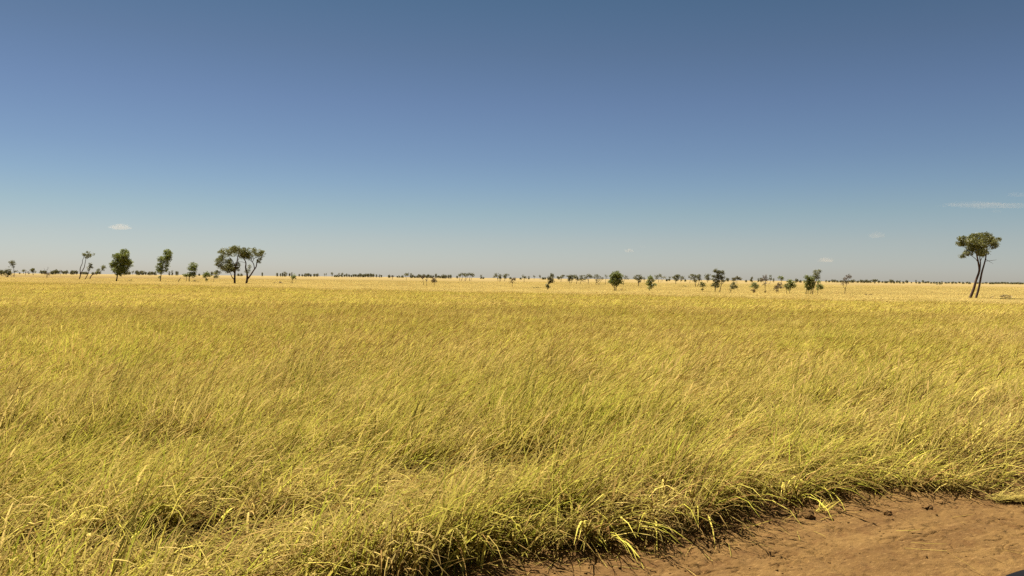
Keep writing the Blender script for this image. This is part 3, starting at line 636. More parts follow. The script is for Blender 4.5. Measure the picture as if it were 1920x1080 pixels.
tree('pale shaggy tree leaning over its dark bushy foot', 1026.5, 542.7, [(1033, 522, 4.6, 4), (1029, 521, 3.5, 4), (1035, 526, 4, 3.5), (1031, 529, 4, 4)], [[(1026.5, 542.7, 1.8), (1028, 534), (1031, 526, .7)]], 'pale')
tree('dark low bush around the foot of the pale shaggy tree', 1027.6, 543, [(1026.5, 535.5, 3.6, 3.8, 1.2), (1029, 538, 2.2, 2.6, 1)], None, 'dark', name='bush', cat='bush')
tree('tree with a tilted crown on a slim bent stem before the row of crooked trees', 1051.5, 529, [(1054, 519, 3.6, 2.6), (1057, 517, 2.2, 2), (1051, 519, 2.4, 1.5, .8)], [[(1051.5, 529, .9), (1052.5, 523), (1055, 517, .4)]], 'dark', leaf=.9)
tree('full dark crown on two legs at the start of the row of crooked trees', 1068, 531, [(1068, 519, 4.8, 4), (1073, 519.5, 4, 4), (1067, 524, 3.5, 3), (1072, 524, 2.8, 2.5, .8)], [[(1068, 531, 1), (1067.5, 525), (1068, 519, .4)], [(1070, 531, .9), (1072.5, 526), (1073, 519, .4)]], 'dark', leaf=.95)
tree('second of the crooked trees, its thin stem leaning', 1080, 532, [(1080, 520, 4, 3.5), (1083, 523, 3, 2.6), (1078, 517.5, 3, 2)], [[(1080, 532, .9), (1082, 526), (1081, 519, .4)]], 'dark', leaf=.9)
tree('third of the crooked trees, bowed low with a ragged crown', 1087, 532.8, [(1090, 519.5, 4, 3), (1094, 523, 3.2, 2.4), (1088, 523, 3, 2.4, .8)], [[(1087, 532.8, .9), (1089.5, 527), (1094, 525), (1095, 521, .4)], [(1091, 526, .6), (1096, 528), (1099, 526, .3)]], 'dark', leaf=.9)
tree('fourth of the crooked trees, tallest with a split top', 1102.5, 532.8, [(1104, 516.5, 4, 3), (1107, 520, 3.2, 3), (1099, 520, 3.8, 2.8), (1095.5, 516.5, 2.2, 1.6, .8)], [[(1102.5, 532.8, 1), (1103.5, 525), (1105, 517, .4)], [(1103, 526, .7), (1098, 520, .35)]], 'dark', leaf=.9)
tree('sparse twiggy tree on crossed stems left of the dense round tree', 1119, 533.5, [(1118, 516.5, 4, 2.4, .7), (1115, 520, 3.4, 2.5, .7), (1123, 519, 4, 3, .55), (1129, 521, 3, 3.2, .5), (1121, 525, 5, 3, .4)],
     [[(1117, 532.8, 1.2), (1118, 527), (1119, 517, .3)], [(1124, 534.5, .8), (1120, 530), (1117, 525), (1114, 519, .3)], [(1118, 530, .8), (1124, 526), (1129, 519, .3)], [(1122, 532.5, .7), (1127, 526), (1131, 521, .3)]], 'dark', leaf=.85)
tree('thin pole of a tree close beside the dense round tree', 1135, 533.5, [(1136.5, 517.5, 2, 2.4, .7), (1136.5, 522, 1.6, 2, .5)], [[(1135, 533.5, .8), (1135.5, 526), (1136.5, 517, .3)]], 'dark', leaf=.85)
tree('large dense round dark green tree on splayed stems', 1153.5, 545, [(1155, 513, 8, 6), (1161, 519, 8, 7), (1149, 519, 8, 7), (1154, 525, 10, 7), (1147, 529, 5.5, 4.5, .9), (1163, 529, 5.5, 4.5, .9), (1155, 533, 7, 3.5, .8), (1144, 526, 4, 4, .7), (1155, 518, 9, 7)],
     [[(1152.3, 545, 1.4), (1152, 537), (1150, 528), (1149, 518, .5)], [(1154.6, 545, 1.7), (1155, 536), (1156, 526), (1156, 514, .6)], [(1152.3, 540, 1), (1147, 534), (1144, 528, .4)], [(1155, 538, 1.1), (1160, 533), (1163, 526, .4)]], 'green', leaf=1.05, dens=1.1)
tree('small open tree on a bare stem just past the dense round tree', 1169, 534.8, [(1173, 519, 3.2, 2, .9), (1176, 522, 2.5, 1.8, .8), (1170, 522, 2, 2, .6)], [[(1169, 534.8, .9), (1169.7, 527), (1173, 519, .3)]], 'dark', leaf=.85)
tree('dark mushroom-shaped tree between the dense round tree and a pointed green one', 1196.8, 536.5, [(1191, 520, 4, 3), (1197, 517.5, 4.5, 2.6), (1201, 521, 3.5, 3.6), (1197, 523.5, 5, 3), (1199, 527, 3, 2.4, .8)], [[(1196.8, 536.5, 1.5), (1197, 529), (1198, 520, .6)], [(1197, 530, .8), (1202, 524, .4)]], 'dark')
tree('small dark tree behind the pointed green tree', 1207.5, 529, [(1207.7, 521, 2.2, 3, .9)], None, 'dark', tw=.8, leaf=.85)
tree('pointed green tree reaching low, with a side shoot', 1217.5, 545.5, [(1219, 519, 5, 4.2), (1221, 525, 6.5, 6), (1214.5, 529, 5, 5, .8), (1220, 533, 6.5, 5), (1218, 538.5, 4.5, 2.6, .8), (1229, 534, 2.6, 3.5, .8)], [[(1217.5, 545.5, 1.4), (1217.8, 537), (1219, 520, .5)], [(1218, 541, .7), (1228, 535, .4)]], 'green')
tree('open-topped tree leaning behind the pointed green tree', 1234, 529, [(1232, 518, 3.5, 3), (1237, 516, 2.8, 2.6), (1230, 522, 2.6, 2.2, .8), (1240, 519, 2, 3, .6)], [[(1234.7, 529, .8), (1235, 524), (1236, 516, .3)], [(1239, 529, .6), (1240, 524), (1241, 518, .3)]], 'dark', leaf=.85)
tree('tiny leaning tree with a tilted crown in a gap of the row', 1241.5, 527, [(1245.5, 519, 2.4, 1.8, .9)], [[(1241.5, 527, .6), (1243, 523), (1245.5, 519, .3)]], 'dark', leaf=.85)
tree('wide dark tree with a spiky crown on a short trunk', 1266.5, 532.5, [(1262, 520, 4, 2.6), (1267, 517, 3.6, 3.2), (1272, 518, 4, 3.4), (1268, 522.5, 5, 3), (1268, 526, 3.2, 2, .8), (1257, 520, 2.4, 1.6, .8)], [[(1266.5, 532.5, 1.1), (1267.5, 526), (1268, 518, .5)], [(1267, 528, .8), (1273, 522, .4)]], 'dark')
tree('smaller dark tree touching the wide spiky-crowned tree', 1276, 528, [(1279, 519.5, 3.5, 2.4), (1281, 522.5, 3, 2, .8), (1277, 524, 2, 2, .8)], None, 'dark', tw=.9, leaf=.9)
tree('slender tree at the side of the dark V-shaped tree', 1293, 530, [(1291.5, 519, 1.8, 3, .9), (1295.5, 515, 2.2, 2.2, .8)], [[(1293, 530, .8), (1294.5, 524), (1296, 516, .3)]], 'dark', leaf=.85)
tree('dark V-shaped tree on two slanting trunks', 1304.5, 537.5, [(1298.5, 516, 4, 3.2), (1304, 519, 4.5, 4), (1311, 517.5, 4, 4), (1304, 525, 5, 3.2), (1310, 523.5, 4, 3, .9), (1299, 521, 3, 2.6, .8)], [[(1304.2, 537.5, 1.4), (1303.2, 530), (1301, 518, .5)], [(1306, 537.7, 1.3), (1310, 532), (1311, 520, .5)]], 'dark')
tree('small pale-green tree with a dark tuft halfway down its stem', 1316, 547.3, [(1317, 531, 4.2, 3.4), (1319.5, 535, 4, 3), (1314, 535, 2.6, 3, .7), (1317.5, 543, 1.9, 2.2, 1.2)], [[(1316, 547.3, .9), (1317.2, 541), (1317.5, 532, .4)]], 'olive', leaf=.95)
tree('dark round-topped tree just behind the tallest two-stemmed tree', 1326.5, 529, [(1326.5, 516, 4.4, 3.4), (1323, 521, 2.8, 2.6, .8), (1328, 522, 3.5, 3, .9)], None, 'dark', tw=1.1)
tree('tallest tree of the right-hand row, two-stemmed with a ragged crown', 1340.5, 547.5,
     [(1342, 507, 5, 4), (1347, 511, 5.5, 5), (1353, 511, 4, 5), (1345, 519, 7, 5.5), (1353, 520, 5, 6, .8), (1337, 518, 4, 3, .8), (1342, 528, 7, 6), (1338, 535, 5, 4.5, .9), (1347, 535, 4.5, 4.5, .9), (1335.5, 524, 3, 3, .6), (1354, 527, 3.5, 4, .5), (1359.5, 526, 2, 1.8, .8)],
     [[(1340.5, 547.5, 1.7), (1341.3, 539), (1343, 525), (1344, 510, .6)], [(1349, 548.5, 1.7), (1351, 539), (1352.5, 528), (1352, 514, .6)], [(1351.5, 535, .7), (1355, 530), (1359, 526, .3)]], 'dark', leaf=1.0)
tree('small slanting dark green tree in front of the umbrella-shaped tree', 1369, 549, [(1374, 531, 4.5, 3.2), (1378, 536, 4.2, 4), (1371.5, 537, 4, 4), (1376, 539, 4, 2.6, .8), (1368, 543, 1.3, 1.2, .8)], [[(1369, 549, 1.2), (1371.5, 541), (1375, 533, .4)]], 'dark')
tree('umbrella-shaped tree with a smooth domed crown', 1381.7, 531.5, [(1376, 522.5, 5, 2.6, 1.5), (1382, 520.8, 6, 2.4, 1.7), (1387, 522.6, 4.5, 2.2, 1.5), (1374, 525, 4, 1.8, 1.2)], [[(1381.7, 531.5, .9), (1381.7, 526), (1382, 521, .4)]], 'pale', leaf=.85)
tree('small bushy tree with a reddish clump at the foot of its stem', 1414, 549, [(1414.5, 532.5, 4.5, 4), (1418, 536.5, 4, 4), (1411, 536, 4.5, 2.6, .8), (1417, 540, 3.4, 2.4, .9), (1409, 538, 2, 1.4, .7)], [[(1412.6, 549, 1), (1412.3, 544), (1414, 535, .5)], [(1415.5, 549, .9), (1415, 543), (1416, 537, .4)]], 'green', leaf=.95)
tree('reddish dry clump around the stem foot of the small bushy tree', 1413.2, 549.3, [(1412, 544, 2.2, 1.8, 1.2), (1414.5, 546, 1.6, 1.6, 1)], None, 'brown', name='bush', cat='bush')
tree('half-dead purplish-brown tree with an airy crown on a thin stem', 1434.3, 549.5, [(1434, 519, 4.4, 3.6, .55), (1434, 524.5, 5, 3.2, .8), (1430, 524, 3, 3, .6), (1434, 531, 5.5, 3.5, .25), (1435, 546.5, 1.8, 2, .9)], [[(1434.3, 549.5, 1.2), (1434.5, 541), (1434.5, 530), (1435, 518, .35)], [(1434.5, 534, .6), (1430, 527, .3)], [(1434.5, 533, .6), (1439, 526, .3)]], 'brown')
tree('dark narrow tree behind the half-dead purplish-brown tree', 1441, 533, [(1443.5, 518, 2.4, 2, 1), (1444, 522.5, 3, 3, 1)], [[(1441, 533, .7), (1444, 529), (1444, 521, .4)]], 'dark', leaf=.85)
tree('scruffy tree with brown lower leaves and a green tuft on top', 1455, 550, [(1457, 536, 4.5, 4, .7), (1461, 533, 4, 3.5, .65), (1453.5, 541, 2.8, 3.6, .75), (1465, 537, 4, 4, .35), (1457, 543.5, 3, 2.6, .6)], [[(1455, 550, .9), (1456, 543), (1460, 532, .4)], [(1459, 549.5, .6), (1458, 543, .4)]], 'brown', twigs=4)
tree('bright green tree whose top shows above the scruffy brown tree', 1466, 535, [(1463.5, 520.5, 4, 3), (1467, 522, 4, 3.2), (1460, 519.8, 1.8, 1, .8)], None, 'green', tw=1, leaf=.9)
tree('thin brown-leaved tree touching the rounder green tree beside it', 1474.5, 551, [(1474, 534, 3.5, 4.5, .8), (1475, 540, 3.5, 3.5, .7), (1471.5, 537, 2.5, 4, .4)], [[(1474.5, 551, 1), (1474.6, 543), (1474, 533, .4)]], 'olive', leaf=.95)
tree('rounded green tree on a slanting stem, second left of the big triple clump', 1479.5, 551, [(1480, 528, 5.5, 4.5), (1486, 530, 5.5, 5.5), (1481, 535.5, 6.5, 6), (1488, 536, 4.5, 4.5, .85), (1481, 541.5, 4, 2.6, .7)], [[(1479.5, 551, 1.3), (1481, 544), (1483, 532, .5)]], 'green')
tree('dark leafy tree forming the broad left part of the triple clump', 1511, 552, [(1512, 519, 4, 4), (1517, 521, 6, 5), (1515, 529, 7, 7), (1520, 533, 6.5, 6.5), (1511, 537, 4, 5, .8), (1517, 541, 5.5, 4), (1521, 523, 5, 6)], [[(1511, 552.3, 1.5), (1512, 544), (1515, 530, .6)], [(1515, 550.5, 1.2), (1515.5, 543), (1518, 528, .5)]], 'green', dens=1.2)
tree('tall slanting tree rising out of the triple clump', 1521.5, 552, [(1528, 509, 4, 4, .9), (1535.5, 508, 3, 4.5, .9), (1531, 514, 5, 4.5), (1527, 520, 5, 4.5), (1535, 520, 4, 5, .6), (1525, 529, 5, 6, .9), (1523, 539, 4, 4.5, .9)], [[(1520, 551.5, 1.6), (1521, 543), (1525, 528), (1530, 512, .6)], [(1523, 552.3, 1.6), (1525, 540), (1530, 526), (1535, 510, .5)]], 'olive')
tree('small leafy tree at the right side of the triple clump', 1533, 551, [(1534, 527, 3.4, 4, .9), (1536, 535, 5.5, 5), (1540.5, 537.5, 4, 3.6), (1532, 541, 3, 3, .7), (1538, 541, 3, 2.4, .8)], [[(1533, 551, 1.2), (1533.5, 543), (1536, 533, .5)]], 'green')
tree('tall thin tree with a see-through crown alone past the triple clump', 1583.3, 552.5, [(1590, 516.5, 5, 2.6, .75), (1586, 521, 4.6, 3.2, .6), (1593.5, 519.5, 2.8, 3, .6), (1583, 523, 3.2, 2.2, .6), (1581, 532, 3, 4, .5), (1588, 530, 3, 4, .3)], [[(1583.3, 552.5, 1.2), (1584.5, 543), (1587, 530), (1586, 520), (1588, 515, .35)], [(1587, 528, .6), (1592, 521), (1594, 517, .3)], [(1584, 542, .6), (1581, 536), (1579, 530, .3)]], 'brown', leaf=.9)
tree('solid dark round tree on the open plain against the skyline', 1640, 530.5, [(1639, 525.5, 3.8, 3), (1641.5, 525, 3.4, 3)], [[(1640, 530.8, 1.4), (1640.2, 526, .6)]], 'dark', dens=1.3)
# shrubs and stalks low on the plain
SH = lambda label, xb, yb, bl, c_='brown', **k: tree(label, xb, yb, bl, [[(xb - 1, yb, .6), (xb - 1.6, yb - 2, .3)], [(xb + 1, yb, .6), (xb + 1.4, yb - 2.4, .3)]], c_, name='shrub', cat='shrub', leaf=.8, **k)
SH('low dark shrub in the grass beside the dense egg-shaped tree', 243, 527, [(243, 525, 2.6, 1.6, 1)], 'dark')
SH('low straggling brown shrub on the plain past the forked tree', 525, 531.5, [(515, 530.2, 5, .8, .6), (525, 530, 5, 1.4, .9), (532, 530.5, 3, 1, .7)])
SH('flat brown shrub beside the small two-lobed tree', 366, 528.5, [(365, 526.3, 3, 1.6, .7), (372, 527.5, 4, .9, .6)])
SH('low dark shrub in the grass left of the pale shaggy tree', 1006, 540.5, [(1003, 539.2, 4, 1.3, .8), (1009, 539.8, 4, 1, .7)], 'olive')
SH('small brown shrub below the wide spiky-crowned tree', 1286, 538, [(1286, 536.6, 4, 1.2, .8), (1279, 537, 2, 1, .5)], 'olive')
SH('small brown shrub at the foot of the dense round tree', 1165, 544.5, [(1164.5, 543, 2.2, 1.6, .9)])
SH('broad dry reddish shrub near the twin-trunked tree', 1885, 559, [(1878, 555.5, 6, 2.2, .6), (1888, 555, 7, 2.8, .7), (1897, 557, 6, 1.8, .5), (1866, 556.5, 4, 1.6, .4)])
SH('twiggy dry shrub left of the twin-trunked tree', 1627, 554, [(1624, 551, 3, 2.4, .4), (1632, 551.5, 3, 2, .3)], twigs=5)
SH('small dark bush out on the far plain, one of a neighbouring two', 1757.5, 533.2, [(1757.5, 531.8, 1.5, 1.1, 1.2)], 'dark', group='two bushes side by side on the far plain')
SH('small dark bush out on the far plain, wider of a neighbouring two', 1763, 533.2, [(1763, 531.8, 2, 1, 1.2)], 'dark', group='two bushes side by side on the far plain')
tree('dead bare stick leaning steeply out of the grass', 333.3, 529, [], [[(333.3, 529, 1.3), (336, 524.5, 1.1), (339, 520.5, .9)]], name='dead_stick', cat='stick')

# --- the trees along the skyline: a few shapes, copied
def skyline_proto(k):
    rng = np.random.default_rng(500 + k); px = 1.0 / 9; bl = []
    form = k % 5
    if form == 0: bl = [(0, 0, .62, .55, .38, 1.4), (-.3, .1, .5, .36, .3, 1.3), (.3, -.1, .52, .36, .3, 1.3), (0, 0, .25, .45, .22, 1.1)]
    elif form == 1: bl = [(-.25, 0, .6, .3, .28, 1.2), (.25, .1, .7, .32, .28, 1.2), (.05, 0, .45, .35, .2, 1)]
    elif form == 2: bl = [(0, 0, .7, .4, .28, 1.3), (.1, .1, .4, .36, .34, 1.4), (-.1, 0, .2, .3, .2, 1.2)]
    elif form == 3: bl = [(-.2, 0, .8, .45, .14, 1.1), (.3, 0, .72, .4, .14, 1.1), (0, .1, .62, .4, .14, .8)]
    else: bl = [(0, 0, .5, .75, .3, 1.5), (-.4, 0, .4, .45, .3, 1.4), (.45, 0, .42, .42, .3, 1.4), (0, .2, .2, .8, .2, 1.3)]
    v, q, c_ = leaves(bl, px, px * 0.8, 0.9, rng)
    tv, tq = merge([tube([(0.02, 0, -0.05), (0.0, 0, .3), (0.05, 0, .6)], [.05, .04, .02]), *[tube([(0.0, 0, .22), (b[0] * .5, b[1] * .5, (b[2] + .22) * .5 - .03), (b[0] * 1.5, b[1] * 1.5, b[2] + b[4] * .5)], [.03, .022, .012]) for b in bl]])
    sew = np.array([(0, 1, 18 + 18 * i, 19 + 18 * i) for i in range(len(bl))]); tq = np.concatenate([tq, sew])
    me = mesh_np('tree', np.concatenate([v, tv]), quads=np.concatenate([q, tq + len(v)]), mats=[M_leaf['dark'], M_bark], attrs={'leaf': np.concatenate([c_, np.ones((len(tv), 4))])})
    mi = np.zeros(len(me.polygons), np.int32); mi[len(q):] = 1; me.polygons.foreach_set('material_index', mi)
    return me
PROT = [skyline_proto(k) for k in range(15)]
def skyline(label, group, items, dist=(1250, 1650)):
    """items: (x, top y, width in px, shape)"""
    for (x, top, wd, form) in items:
        d_ = random.uniform(*dist); p = at_dist(x, d_); p.z = float(land_z(p.x, p.y)) - 0.03
        px = d_ / FPX
        foot_y = horizon_y(x) + (CAM_H - p.z) / px
        h = max(foot_y - top, 1.5) * px
        o = link('tree', PROT[form + 5 * random.randrange(3)], None, p)
        hw = {0: .54, 1: .5, 2: .38, 3: .58, 4: .8}[form]
        o.scale = (wd * 0.5 * px / hw, wd * 0.5 * px / hw, h / 0.95); o.rotation_euler.z = random.choice((0, math.pi)) + random.uniform(-.4, .4)
        tag(o, label, 'tree', group)
SKY = [
 ('tiny dark tree on the skyline left of the dense egg-shaped tree', 'skyline trees left of the egg-shaped tree',
  [(78, 506.5, 6, 0), (84, 506, 6, 0), (98, 506, 8, 4), (104, 505, 9, 0), (109, 506, 6, 0), (119, 507, 7, 0), (124.5, 506.5, 6, 0), (134, 506, 6, 4), (139, 506, 7, 0), (144, 507, 5, 0), (152, 508.5, 5, 4), (157, 508.5, 6, 0), (163, 509, 6, 4), (174, 509, 6, 4), (180, 509.5, 5, 0), (54, 511, 3, 0), (37, 510.5, 2.5, 0)], (900, 1300)),
 ('tiny dark tree on the skyline between the egg-shaped and two-lobed trees', 'skyline trees between the egg-shaped and two-lobed trees',
  [(237, 509, 7, 4), (242, 509.5, 5, 0), (249, 508.5, 5, 3), (256, 507, 5, 0), (260, 507, 6, 4), (264.5, 507.5, 5, 0), (268.5, 508, 4, 2), (273, 508.5, 4, 0), (279, 508.5, 6, 4), (285, 509, 6, 0), (290, 508.5, 6, 4)], (1100, 1500)),
 ('tiny narrow tree on the skyline between the two-lobed tree and the wide lopsided tree', 'skyline trees near the leaning stick',
  [(317.5, 509, 3, 2), (322.7, 507.5, 2.8, 2), (330.2, 507.5, 2.8, 2), (333.5, 508, 2.4, 2), (373.5, 512, 4, 4), (397, 508.5, 4, 2)], (1000, 1400)),
 ('tiny dark tree on the skyline just past the forked tree', 'skyline trees past the forked tree',
  [(447, 511.5, 5, 4), (453, 512, 5, 4), (491.8, 510, 2.6, 2), (519.5, 511, 3.4, 2), (526, 511.8, 2.4, 2), (530, 510.5, 3, 2), (534, 509.7, 4, 2), (537.3, 511.6, 3, 1), (543, 511.5, 2.6, 0), (547, 511, 2.6, 2), (561, 513, 2.8, 0), (566.5, 513.5, 2.4, 0)], (1100, 1500)),
 ('tiny dark tree in the long skyline row left of the brown saplings', 'long skyline row left of the brown saplings',
  [(572, 512, 3.4, 2), (575.5, 512.6, 4, 0), (579, 512.2, 3.6, 0), (582.5, 512.6, 3.4, 4), (589.5, 512.8, 4, 0), (595, 512.3, 4.5, 0), (608.5, 513, 2.5, 3), (611.5, 512.5, 3, 3), (622.5, 511.3, 6, 3), (628, 514.5, 4, 4), (632, 514, 4, 4), (635.6, 512.2, 3, 2), (641.5, 510.8, 3.8, 2), (646, 513.8, 4, 0), (650, 512.3, 2.8, 2), (654.5, 513.8, 3.2, 0), (659, 514.3, 3, 4), (663, 513.3, 4, 0), (667, 513, 4.5, 0), (671.5, 513.4, 4.5, 4), (676, 512.6, 5, 0), (680.5, 512.8, 5, 4), (685, 512.6, 5, 0), (689, 513, 4, 0), (691.5, 512.8, 3, 2), (696, 512.6, 4.5, 0), (700, 513, 4, 0), (705.8, 513.8, 3, 2), (711.5, 514, 2.2, 2), (715, 514.6, 3, 0)], (1250, 1600)),
 ('tiny dark tree on the skyline behind the brown saplings', 'skyline trees behind the brown saplings',
  [(730, 514.2, 5, 4), (745, 517, 3, 0), (748.5, 516, 3, 2), (754.5, 515, 5, 4), (760, 512.8, 5, 3), (765, 512.8, 5, 3), (770.5, 512.8, 4, 2), (774, 514.5, 3.5, 0), (778, 516, 4, 4), (782, 515.6, 4.5, 4), (786.5, 514.2, 5, 0), (791, 514.8, 5, 4), (795.5, 514.2, 5, 0), (800, 514.8, 5, 4), (803.5, 513, 4, 0), (807.5, 514.8, 5, 4), (812, 515.2, 4, 4), (817.5, 512.3, 4.2, 2), (821.5, 515.5, 4, 0), (825, 516, 4, 4), (832, 513.6, 12, 4), (841, 514.6, 4.5, 2), (845, 514.2, 3.5, 2), (857, 516.5, 3, 0)], (1150, 1450)),
 ('tiny tree on the skyline in the gap before the pale shaggy tree', 'skyline trees before the pale shaggy tree',
  [(902, 515.3, 3.2, 2), (906, 518.5, 4, 4), (957.5, 518.6, 5, 4), (976, 519.5, 4, 4), (991.5, 518, 3, 2), (1001.5, 517, 4.5, 3), (1012.5, 516.2, 4.5, 3), (1018, 518.8, 5, 4), (1022, 518.7, 3.5, 4), (1035, 512.5, 6, 0), (1047.5, 517, 6, 0)], (1000, 1350)),
 ('tiny tree on the skyline behind the right-hand row of trees', 'skyline trees behind the right-hand row',
  [(1250, 522, 4, 4), (1254.5, 522.5, 4, 0), (1285, 523, 4, 4), (1364, 520.3, 5, 0), (1399, 524, 4, 4), (1409.5, 518, 4.2, 2), (1422, 521.8, 3, 2), (1427.5, 521.2, 5, 0), (1450.5, 521, 2.4, 2), (1494, 522.6, 5, 0), (1500.5, 524.3, 5, 4)], (1000, 1300)),
 ('tiny dark tree in the skyline row between the triple clump and the twin-trunked tree', 'skyline row between the triple clump and the twin-trunked tree',
  [(1549, 524.3, 3, 2), (1555, 525, 4.4, 0), (1561.5, 524, 4.5, 0), (1565.5, 524, 4.5, 0), (1570, 524.5, 5, 4), (1576, 524.8, 5, 4), (1580.5, 524.8, 5, 0), (1585, 524.6, 5, 4), (1589.5, 525, 5, 4), (1594, 525, 4, 0), (1600, 523.8, 7, 0), (1608.5, 525.5, 5, 0), (1615, 524.4, 5, 0), (1619.5, 524.6, 5, 4), (1624, 524.2, 5, 0), (1628, 524.8, 4.5, 4), (1632, 525.3, 4, 0), (1648, 525.8, 4, 0), (1654.5, 526.4, 4, 4), (1660, 525.6, 5, 4), (1664, 526.2, 4, 0), (1671.5, 524.2, 6.5, 0), (1676, 525.6, 4, 4), (1682.5, 525.5, 4, 0), (1687, 525.4, 4, 2), (1693.5, 526.2, 4.5, 4), (1700, 525, 4.5, 0), (1709, 528, 2, 0), (1717.5, 525.3, 3, 2), (1724, 527, 5, 4), (1730.5, 524.7, 4, 2), (1735.5, 527, 5, 4), (1740, 527, 4, 0), (1746, 527.6, 4, 4), (1751, 527.5, 4, 4), (1756, 527.8, 4, 0), (1762, 527.6, 5, 4), (1766, 527.4, 3, 2), (1773, 527.8, 5, 4), (1779, 527.5, 5, 4), (1786, 527.2, 5, 0), (1792, 527.8, 5, 4), (1799, 527.4, 4, 0), (1806, 528, 5, 4), (1813, 527.6, 4, 0), (1818, 528, 5, 4)], (1350, 1800)),
 ('tiny dark tree in the skyline row right of the twin-trunked tree', 'skyline row right of the twin-trunked tree',
  [(1833, 528.6, 4, 4), (1843, 529, 5, 4), (1849, 528.6, 4, 0), (1857, 528.2, 6, 4), (1862, 528.4, 6, 4), (1868, 528, 6, 4), (1873.5, 528.4, 6, 4), (1879, 527.8, 6, 4), (1885, 528, 6, 0), (1890, 528.6, 6, 4), (1896, 528.6, 6, 4), (1902, 528.8, 6, 4), (1907, 528.4, 6, 0), (1912, 528.6, 6, 4), (1918, 529, 6, 4)], (1500, 1900)),
]
for a in SKY: skyline(*a)


# ------------------------------------------------------------------ clouds: small far cumulus and thin streaks, real bodies of vapour
def cloud_mat(name, dens):
    m, T = mat(name)
    v = T.n('ShaderNodeVolumePrincipled', {'Color': (0.52, 0.49, 0.46, 1), 'Density': dens, 'Anisotropy': 0.2})
    T.n('ShaderNodeOutputMaterial', {'Volume': v.outputs[0]}); return m
M_cloud = cloud_mat('cloud vapour', 0.0026); M_faint = cloud_mat('faint cloud vapour', 0.0012); M_wisp = cloud_mat('thin cloud vapour', 0.0004)
import bmesh
def lump_mesh(name, material, seed, rx, ry, rz, rough=0.35, flat=0.5, sub=4, freq=1.6, smooth=True):
    bm = bmesh.new(); bmesh.ops.create_icosphere(bm, subdivisions=sub, radius=1.0)
    co = np.array([v.co[:] for v in bm.verts])
    n = fbm(co[:, 0] * freq + co[:, 2] * 1.3 + seed, co[:, 1] * freq - co[:, 2] * 1.7 + seed * 2, 90 + seed, 4) - 0.5
    k = 1 + rough * 2.2 * n
    for v, kk in zip(bm.verts, k):
        v.co *= kk
        if v.co.z < 0: v.co.z *= flat
        v.co.x *= rx; v.co.y *= ry; v.co.z *= rz
    me = bpy.data.meshes.new(name); bm.to_mesh(me); bm.free(); me.materials.append(material)
    if smooth: me.polygons.foreach_set('use_smooth', np.ones(len(me.polygons), bool))
    return me
def cloud(label, cx, cy, wpx, hpx, material, seed, dist=9000, rough=0.5, freq=2.6):
    d = ray(cx, cy); d = d * (dist / d.y); px = dist / FPX
    o = link('cloud', lump_mesh('cloud', material, seed, wpx * 0.5 * px, wpx * 0.35 * px, hpx * 0.62 * px, rough, 0.45, 5, freq), None, Vector((0, 0, CAM_H)) + d)
    tag(o, label, 'cloud')
cloud('bright little puffy cloud above the dense egg-shaped tree', 228, 427.5, 38, 12, M_cloud, 1)
cloud('small bright cloud low above the big triple clump of trees', 1549, 489, 28, 9, M_cloud, 2)
cloud('tiny bright cloud above the large dense round tree', 1180, 471, 17, 8, M_cloud, 3)
cloud('faint scrap of cloud just right of the tiny bright cloud', 1205, 464, 13, 6, M_wisp, 4)
cloud('faint ragged cloud high between the triple clump and the twin-trunked tree', 1643, 443, 28, 12, M_faint, 5, rough=0.6)
cloud('long thin streak of cloud over the twin-trunked tree', 1855, 385.5, 150, 8, M_wisp, 6, rough=0.75)
cloud('soft pale cloud at the edge of the sky above the long thin streak', 1916, 366, 44, 10, M_wisp, 7)
cloud('small pale cloud just under the long thin streak', 1868, 397, 22, 7, M_wisp, 8)

# ------------------------------------------------------------------ things on the track
def clod(label, px_, py_, wpx, seed, hf=0.6):
    p = on_ground(px_, py_, 0.03); pm = (p - Vector((0, 0, CAM_H))).length / FPX; w_ = wpx * pm * 0.5
    uu, nn = to_un(np.array([p.x]), np.array([p.y])); p.z = float(track_height(uu, nn)[0]) + w_ * hf * 0.25
    me = lump_mesh('clod', M_dirt, 20 + seed, w_, w_ * 0.8, w_ * hf * 0.75, 0.4, 0.6, 3, 1.9, False)
    o = link('clod', me, None, p); o.rotation_euler.z = seed * 1.3; tag(o, label, 'dirt clod')
clod('largest clod of dry dirt, beside the small yellow grass sprig', 1515, 968, 26, 1, 0.9)
clod('pale rounded clod in the open dirt below the dark tussocks', 1664, 964, 15, 2, 0.8)
clod('flat dark clod near the grass edge right of the dark tussocks', 1738, 951, 20, 3, 0.5)
clod('low clod tucked against the grass edge farthest along the track', 1764, 941, 15, 4, 0.5)
clod('small clod right beside the largest one', 1557, 971, 10, 5, 0.7)
